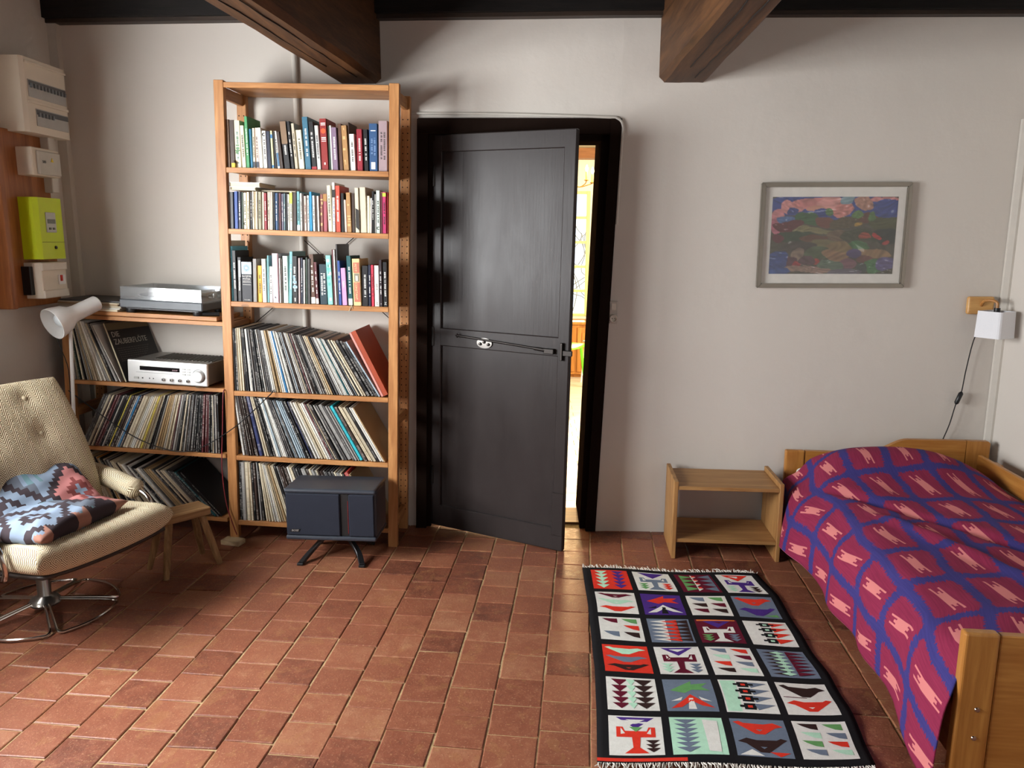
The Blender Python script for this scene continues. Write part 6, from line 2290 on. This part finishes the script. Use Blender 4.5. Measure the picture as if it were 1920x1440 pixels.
def paint(x, y):
    q = Vector((x * 5, y * 5, 1.7))
    wx = x + 0.050 * mnoise.noise(q) + 0.018 * mnoise.noise(q * 3.1)
    wy = y + 0.050 * mnoise.noise(q + Vector((9, 3, 0))) + 0.018 * mnoise.noise(q * 3.3 + Vector((2, 8, 0)))
    c = (74, 72, 58)
    for bx, by, rx, ry, ro, colr in blobs:
        dx_, dy_ = wx - bx, (wy - by)
        a, b = dx_ * math.cos(ro) + dy_ * math.sin(ro), -dx_ * math.sin(ro) + dy_ * math.cos(ro)
        if (a / rx) ** 2 + (b / ry) ** 2 < 1:
            c = colr
    s = mnoise.noise(Vector((x * 16 + 5 * mnoise.noise(q * 0.8), y * 34 + 9 * mnoise.noise(q * 0.6), 3)))
    gm = sum(c) / 3
    c = tuple(gm + (v - gm) * 0.85 for v in c)
    k = 0.92 + 0.26 * s
    if s > 0.55 and (y > 0.6 or x < 0.2 or y < 0.3):
        c = tuple(v * 0.6 + 80 for v in c)
    return lin(tuple(max(0, min(255, v * k)) for v in c))


pc = {}
for i in range(NPX):
    for j in range(NPZ):
        f = bm.faces.new((vs[i][j], vs[i][j + 1], vs[i + 1][j + 1], vs[i + 1][j]))
        for lp, (a, b) in zip(f.loops, ((i, j), (i, j + 1), (i + 1, j + 1), (i + 1, j))):
            if (a, b) not in pc:
                pc[a, b] = paint(a / NPX, b / NPZ)
            lp[cl] = pc[a, b]
g = NT('acrylic_painting', 0.5, 0.3)
at = g.n('ShaderNodeVertexColor')
at.layer_name = 'paint'
g.color(at.outputs[0])
obj('painting', bm, g.mat, PF)
part_box('glazing', (0, -0.0135, 0), (PWD - 0.036, 0.002, PHT - 0.036), M_GLASS, PF)

# ---------------------------------------------------------------- woven rug with twenty-four picture squares
RL = ([-0.495, -0.891, -1.117, -1.374, -1.612, -1.880], [0.232, 0.235, 0.230, 0.226, 0.214, 0.196])
RR = ([-0.495, -0.722, -0.966, -1.192, -1.376, -1.560, -1.712, -1.880], [1.036, 1.066, 1.056, 1.051, 1.056, 1.050, 1.035, 1.011])


def rug_pt(u, v, h=0.0):
    """u 0..1 left to right, v 0..1 from the wall end to the camera end"""
    y = -0.495 - 1.385 * v
    neg = lambda pr: ([-q for q in pr[0]], pr[1])
    xl = interp(-y, *neg(RL))
    xr = interp(-y, *neg(RR))
    x = xl + (xr - xl) * u
    yy = y - 0.040 * u * (1 - v) + 0.006 * math.sin(u * 9 + v * 4)
    z = 0.0075 + 0.0030 * math.sin(v * 31 + 2 * u) * math.sin(u * 7 + 1) + 0.004 * smoothstep(0.9, 1.0, u) * math.sin(v * 17) ** 2
    return Vector((x, yy, z + h))


RCOL = {'W': (234, 230, 222), 'K': (28, 27, 29), 'M': (98, 24, 44), 'R': (222, 58, 42), 'G': (104, 160, 96), 'L': (186, 234, 202), 'S': (112, 124, 142), 'V': (78, 48, 132), 'B': (54, 36, 34), 'O': (224, 120, 60), 'P': (150, 110, 180)}


def mat_wool(k, c):
    g = NT('wool_' + k, 0.95, 0.1)
    p = g.pos()
    n1 = g.noise(g.vscale(p, (300, 900, 300)), 1.0, 2)
    n2 = g.noise(p, 60.0, 3)
    f = g.m('ADD', g.m('MULTIPLY', n1, 0.6), g.m('MULTIPLY', n2, 0.4))
    cc = lin(c)
    g.color(g.mix(f, tuple(v * 0.62 for v in cc[:3]) + (1,), tuple(min(1, v * 1.28) for v in cc[:3]) + (1,)))
    g.bump(f, 0.5, 0.002)
    return g.mat


RM = {k: mat_wool(k, c) for k, c in RCOL.items()}
KEYS = list(RCOL)
RUG = thing('rug', 'black bordered woven rug with twenty-four pictorial squares and white fringe', 'rug')
bm = B()
grid(bm, 40, 90, lambda u, v: rug_pt(1 - u, v))
fld = obj('ground_weave', bm, RM['K'], RUG, True, False)
sm = fld.modifiers.new('thick', 'SOLIDIFY')
sm.thickness = 0.0055
sm.offset = -1


def trees(bg, cols, n=6):
    out = [(bg, [(0, 0), (1, 0), (1, 1), (0, 1)])]
    for cx, c, w in cols:
        for k in range(n):
            y0 = 0.06 + k * 0.88 / n
            out.append((c, [(cx - w, y0), (cx + w, y0), (cx, y0 + 1.05 * 0.88 / n)]))
    return out


def saw(bg, bands, n=6):
    out = [(bg, [(0, 0), (1, 0), (1, 1), (0, 1)])]
    for x0, x1, c, sgn in bands:
        h = 0.9 / n
        for k in range(n):
            y0 = 0.05 + k * h
            if sgn > 0:
                out.append((c, [(x0, y0), (x1, y0 + h * 0.5), (x0, y0 + h)]))
            else:
                out.append((c, [(x1, y0), (x1, y0 + h), (x0, y0 + h * 0.5)]))
    return out


def tfig(bg, c, c2, tl, tr):
    out = [(bg, [(0, 0), (1, 0), (1, 1), (0, 1)]),
           (c2, [(0.14, 0.04), (0.86, 0.04), (0.50, 0.34)]), (bg, [(0.32, 0.10), (0.68, 0.10), (0.5, 0.20)]),
           (c, [(0.14, 0.30), (0.26, 0.30), (0.30, 0.40), (0.70, 0.40), (0.74, 0.30), (0.86, 0.30), (0.86, 0.55), (0.14, 0.55)]),
           (bg, [(0.22, 0.32), (0.30, 0.46), (0.22, 0.48)]), (bg, [(0.78, 0.32), (0.70, 0.46), (0.78, 0.48)]),
           (c, [(0.42, 0.5), (0.58, 0.5), (0.56, 0.80), (0.72, 0.95), (0.28, 0.95), (0.44, 0.80)])]
    for cx, cc in ((0.20, tl), (0.80, tr)):
        if cc:
            for k in range(3):
                out.append((cc, [(cx - 0.13, 0.62 + k * 0.10), (cx + 0.13, 0.62 + k * 0.10), (cx, 0.73 + k * 0.10)]))
    return out


def flags(bg, cs, rows=3):
    out = [(bg, [(0, 0), (1, 0), (1, 1), (0, 1)])]
    k = 0
    for r in range(rows):
        for c in range(2):
            cc = cs[k % len(cs)]
            k += 1
            x0, y0 = 0.08 + 0.46 * c + 0.02 * (r % 2), 0.07 + r * 0.90 / rows
            h = 0.62 / rows
            out.append((cc, [(x0, y0), (x0 + 0.36, y0), (x0 + 0.36, y0 + h), (x0 + 0.22, y0 + h * 0.85), (x0 + 0.08, y0 + h * 0.4)]))
    return out


def birds(bg, bs):
    out = [(bg, [(0, 0), (1, 0), (1, 1), (0, 1)])]
    n = len(bs)
    for k, (c, sgn) in enumerate(bs):
        y = 0.06 + k * 0.92 / n
        h = 0.80 / n
        f = (lambda x: x) if sgn > 0 else (lambda x: 1 - x)
        pts = [(0.05, y + 0.10 * h), (0.16, y + 0.02 * h), (0.24, y + 0.16 * h), (0.60, y + 0.22 * h), (0.78, y + 0.10 * h), (0.95, y + 0.34 * h), (0.80, y + 0.46 * h), (0.58, y + 0.95 * h), (0.42, y + 0.95 * h), (0.18, y + 0.40 * h)]
        p2 = [(f(a), b) for a, b in pts]
        out.append((c, p2 if sgn > 0 else p2[::-1]))
        out.append((bg, [(f(0.44), y + 0.62 * h), (f(0.56), y + 0.62 * h), (f(0.50), y + 0.74 * h)]))
    return out


def steps(bg, left, c, mid, right):
    out = [(bg, [(0, 0), (1, 0), (1, 1), (0, 1)])]
    if left:
        out.append((left, [(0.03, 0.03), (0.34, 0.03), (0.30, 0.97), (0.03, 0.97)]))
    for k in range(4):
        y0 = 0.08 + k * 0.22
        if right:
            out.append((right, [(0.56, y0), (0.96, y0 + 0.02), (0.62, y0 + 0.18)]))
        out.append((c, [(0.28, y0 + 0.05), (0.36, y0 + 0.05), (0.36, y0), (0.58, y0), (0.58, y0 + 0.05), (0.68, y0 + 0.05), (0.68, y0 + 0.11), (0.58, y0 + 0.11), (0.58, y0 + 0.17), (0.36, y0 + 0.17), (0.36, y0 + 0.11), (0.28, y0 + 0.11)]))
        out.append((mid, [(0.43, y0 + 0.055), (0.52, y0 + 0.055), (0.52, y0 + 0.12), (0.43, y0 + 0.12)]))
    return out


def arrows(bg, c1, c2, c3):
    return [(bg, [(0, 0), (1, 0), (1, 1), (0, 1)]),
            (c1, [(0.12, 0.36), (0.58, 0.06), (0.56, 0.18), (0.90, 0.14), (0.76, 0.27), (0.92, 0.40), (0.56, 0.36), (0.40, 0.46)]),
            (c2, [(0.50, 0.50), (0.62, 0.62), (0.94, 0.90), (0.70, 0.84), (0.5, 0.70), (0.30, 0.88), (0.08, 0.92), (0.38, 0.64)]),
            (c3, [(0.46, 0.62), (0.54, 0.62), (0.58, 0.94), (0.42, 0.94)]), (c3, [(0.10, 0.70), (0.34, 0.58), (0.30, 0.68)]), (c3, [(0.66, 0.58), (0.90, 0.72), (0.70, 0.68)])]


SQ = [
    [trees('R', [(0.27, 'L', 0.17), (0.72, 'V', 0.17)], 5), tfig('W', 'S', 'V', 'G', 'R'), saw('M', [(0.12, 0.46, 'G', 1), (0.42, 0.56, 'W', 1), (0.60, 0.94, 'S', -1)], 4) + [('R', [(0.44, 0.1 + .22 * k), (0.54, 0.1 + .22 * k), (0.54, 0.17 + .22 * k), (0.44, 0.17 + .22 * k)]) for k in range(4)], tfig('W', 'V', 'R', 'L', 'B')],
    [birds('W', [('M', 1), ('L', 1), ('R', -1)]), arrows('V', 'R', 'W', 'K'), flags('W', ['S', 'G', 'B', 'M', 'M', 'B']), birds('S', [('R', 1), ('V', -1)]) + [('G', [(0.6, 0.9), (0.92, 0.82), (0.95, 0.95)])]],
    [flags('W', ['M', 'G', 'W', 'R', 'S', 'B']), saw('S', [(0.06, 0.44, 'W', -1), (0.32, 0.70, 'R', -1), (0.60, 0.95, 'B', -1)], 6), tfig('M', 'W', 'V', 'G', 'S') + [('O', [(0.04, 0.02), (0.96, 0.02), (0.96, 0.06), (0.04, 0.08)])], steps('W', None, 'K', 'L', 'R')],
    [birds('R', [('L', 1), ('S', 1), ('B', -1)]), tfig('W', 'M', 'V', 'L', 'S'), flags('W', ['S', 'R', 'L', 'M', 'R', 'S', 'B', 'L'], 4), saw('S', [(0.06, 0.40, 'B', -1), (0.38, 0.56, 'L', 1), (0.24, 0.44, 'L', -1), (0.58, 0.94, 'M', 1)], 7)],
    [trees('W', [(0.27, 'M', 0.17), (0.50, 'L', 0.10), (0.74, 'B', 0.19)], 5), arrows('S', 'G', 'R', 'W'), steps('W', 'L', 'K', 'R', 'S'), birds('W', [('B', 1), ('R', -1)]) + [('M', [(0.05, 0.45), (0.5, 0.46), (0.5, 0.48), (0.05, 0.47)])]],
    [tfig('W', 'R', 'V', None, 'B') + [('G', [(0.38, 0.30), (0.62, 0.30), (0.5, 0.42)])], trees('L', [(0.30, 'S', 0.22)], 7) + [('W', [(0.62, 0.06), (0.9, 0.1), (0.88, 0.94), (0.66, 0.92)])], birds('S', [('R', 1), ('B', -1)]) + [('W', [(0.05, 0.98), (0.28, 0.84), (0.48, 0.98)]), ('R', [(0.58, 0.88), (0.95, 0.88), (0.76, 0.99)])], flags('W', ['B', 'G', 'L', 'S', 'G', 'R', 'S', 'L'], 4)],
]
PN = {'W': 'white', 'R': 'red', 'M': 'maroon', 'V': 'violet', 'S': 'slate grey', 'L': 'mint green'}
for r in range(6):
    for c in range(4):
        u0 = 0.045 + c * 0.235
        v0 = 0.022 + r * 0.163
        uw, vh = 0.205, 0.138
        bmq = B()
        used = []

        def put(k, poly, lift):
            if k not in used:
                used.append(k)
            # subdivide the outline so that it follows the rug
            fine = []
            for a, b in zip(poly, poly[1:] + poly[:1]):
                m_ = max(1, int(max(abs(a[0] - b[0]), abs(a[1] - b[1])) / 0.2))
                for q in range(m_):
                    fine.append((a[0] + (b[0] - a[0]) * q / m_, a[1] + (b[1] - a[1]) * q / m_))
            vs_ = [bmq.verts.new(rug_pt(u0 + uw * p[0], v0 + vh * p[1], lift)) for p in fine]
            f = bmq.faces.new(vs_)
            f.material_index = used.index(k)
            return f
        base = SQ[r][c][0]
        k0 = base[0]
        used.append(k0)
        grid(bmq, 6, 6, lambda a, b: rug_pt(u0 + uw * a, v0 + vh * b, 0.0006))
        lift = 0.0010
        for k, poly in SQ[r][c][1:]:
            put(k, [(min(0.985, max(0.015, a)), min(0.985, max(0.015, b))) for a, b in poly], lift)
            lift += 0.00006
        bmesh.ops.triangulate(bmq, faces=[f for f in bmq.faces if len(f.verts) > 4])
        for f in bmq.faces:
            f.normal_update()
            if f.normal.z < 0:
                f.normal_flip()
        o = obj('picture_square', bmq, [RM[k] for k in used], RUG, False, False)
        o['label'] = '%s ground picture square' % PN[k0]
# red end stripe and fringes
bm = B()
grid(bm, 20, 1, lambda u, v: rug_pt(0.0 + 0.33 * u, 0.985 + 0.012 * v, 0.0008))
obj('end_stripe', bm, RM['R'], RUG)
fr = random.Random(5)
for vv, sg in ((0.0, 1), (1.0, -1)):
    bm = B()
    for k in range(150):
        u = (k + fr.random()) / 150
        p = rug_pt(u, vv, -0.002)
        q = p + Vector((fr.uniform(-0.016, 0.010), sg * fr.uniform(0.018, 0.040), fr.uniform(-0.004, 0.006)))
        mid_ = p.lerp(q, 0.5) + Vector((fr.uniform(-.006, .006), 0, fr.uniform(0.0, 0.006)))
        q.z = max(0.003, q.z)
        tube(bm, [p, mid_, q], [0.0022, 0.0020, 0.0010], 5)
    o = obj('fringe', bm, plain('fringe_white', (228, 222, 212), 0.95, 0, 0.1), RUG, True)
    o['kind'] = 'stuff'
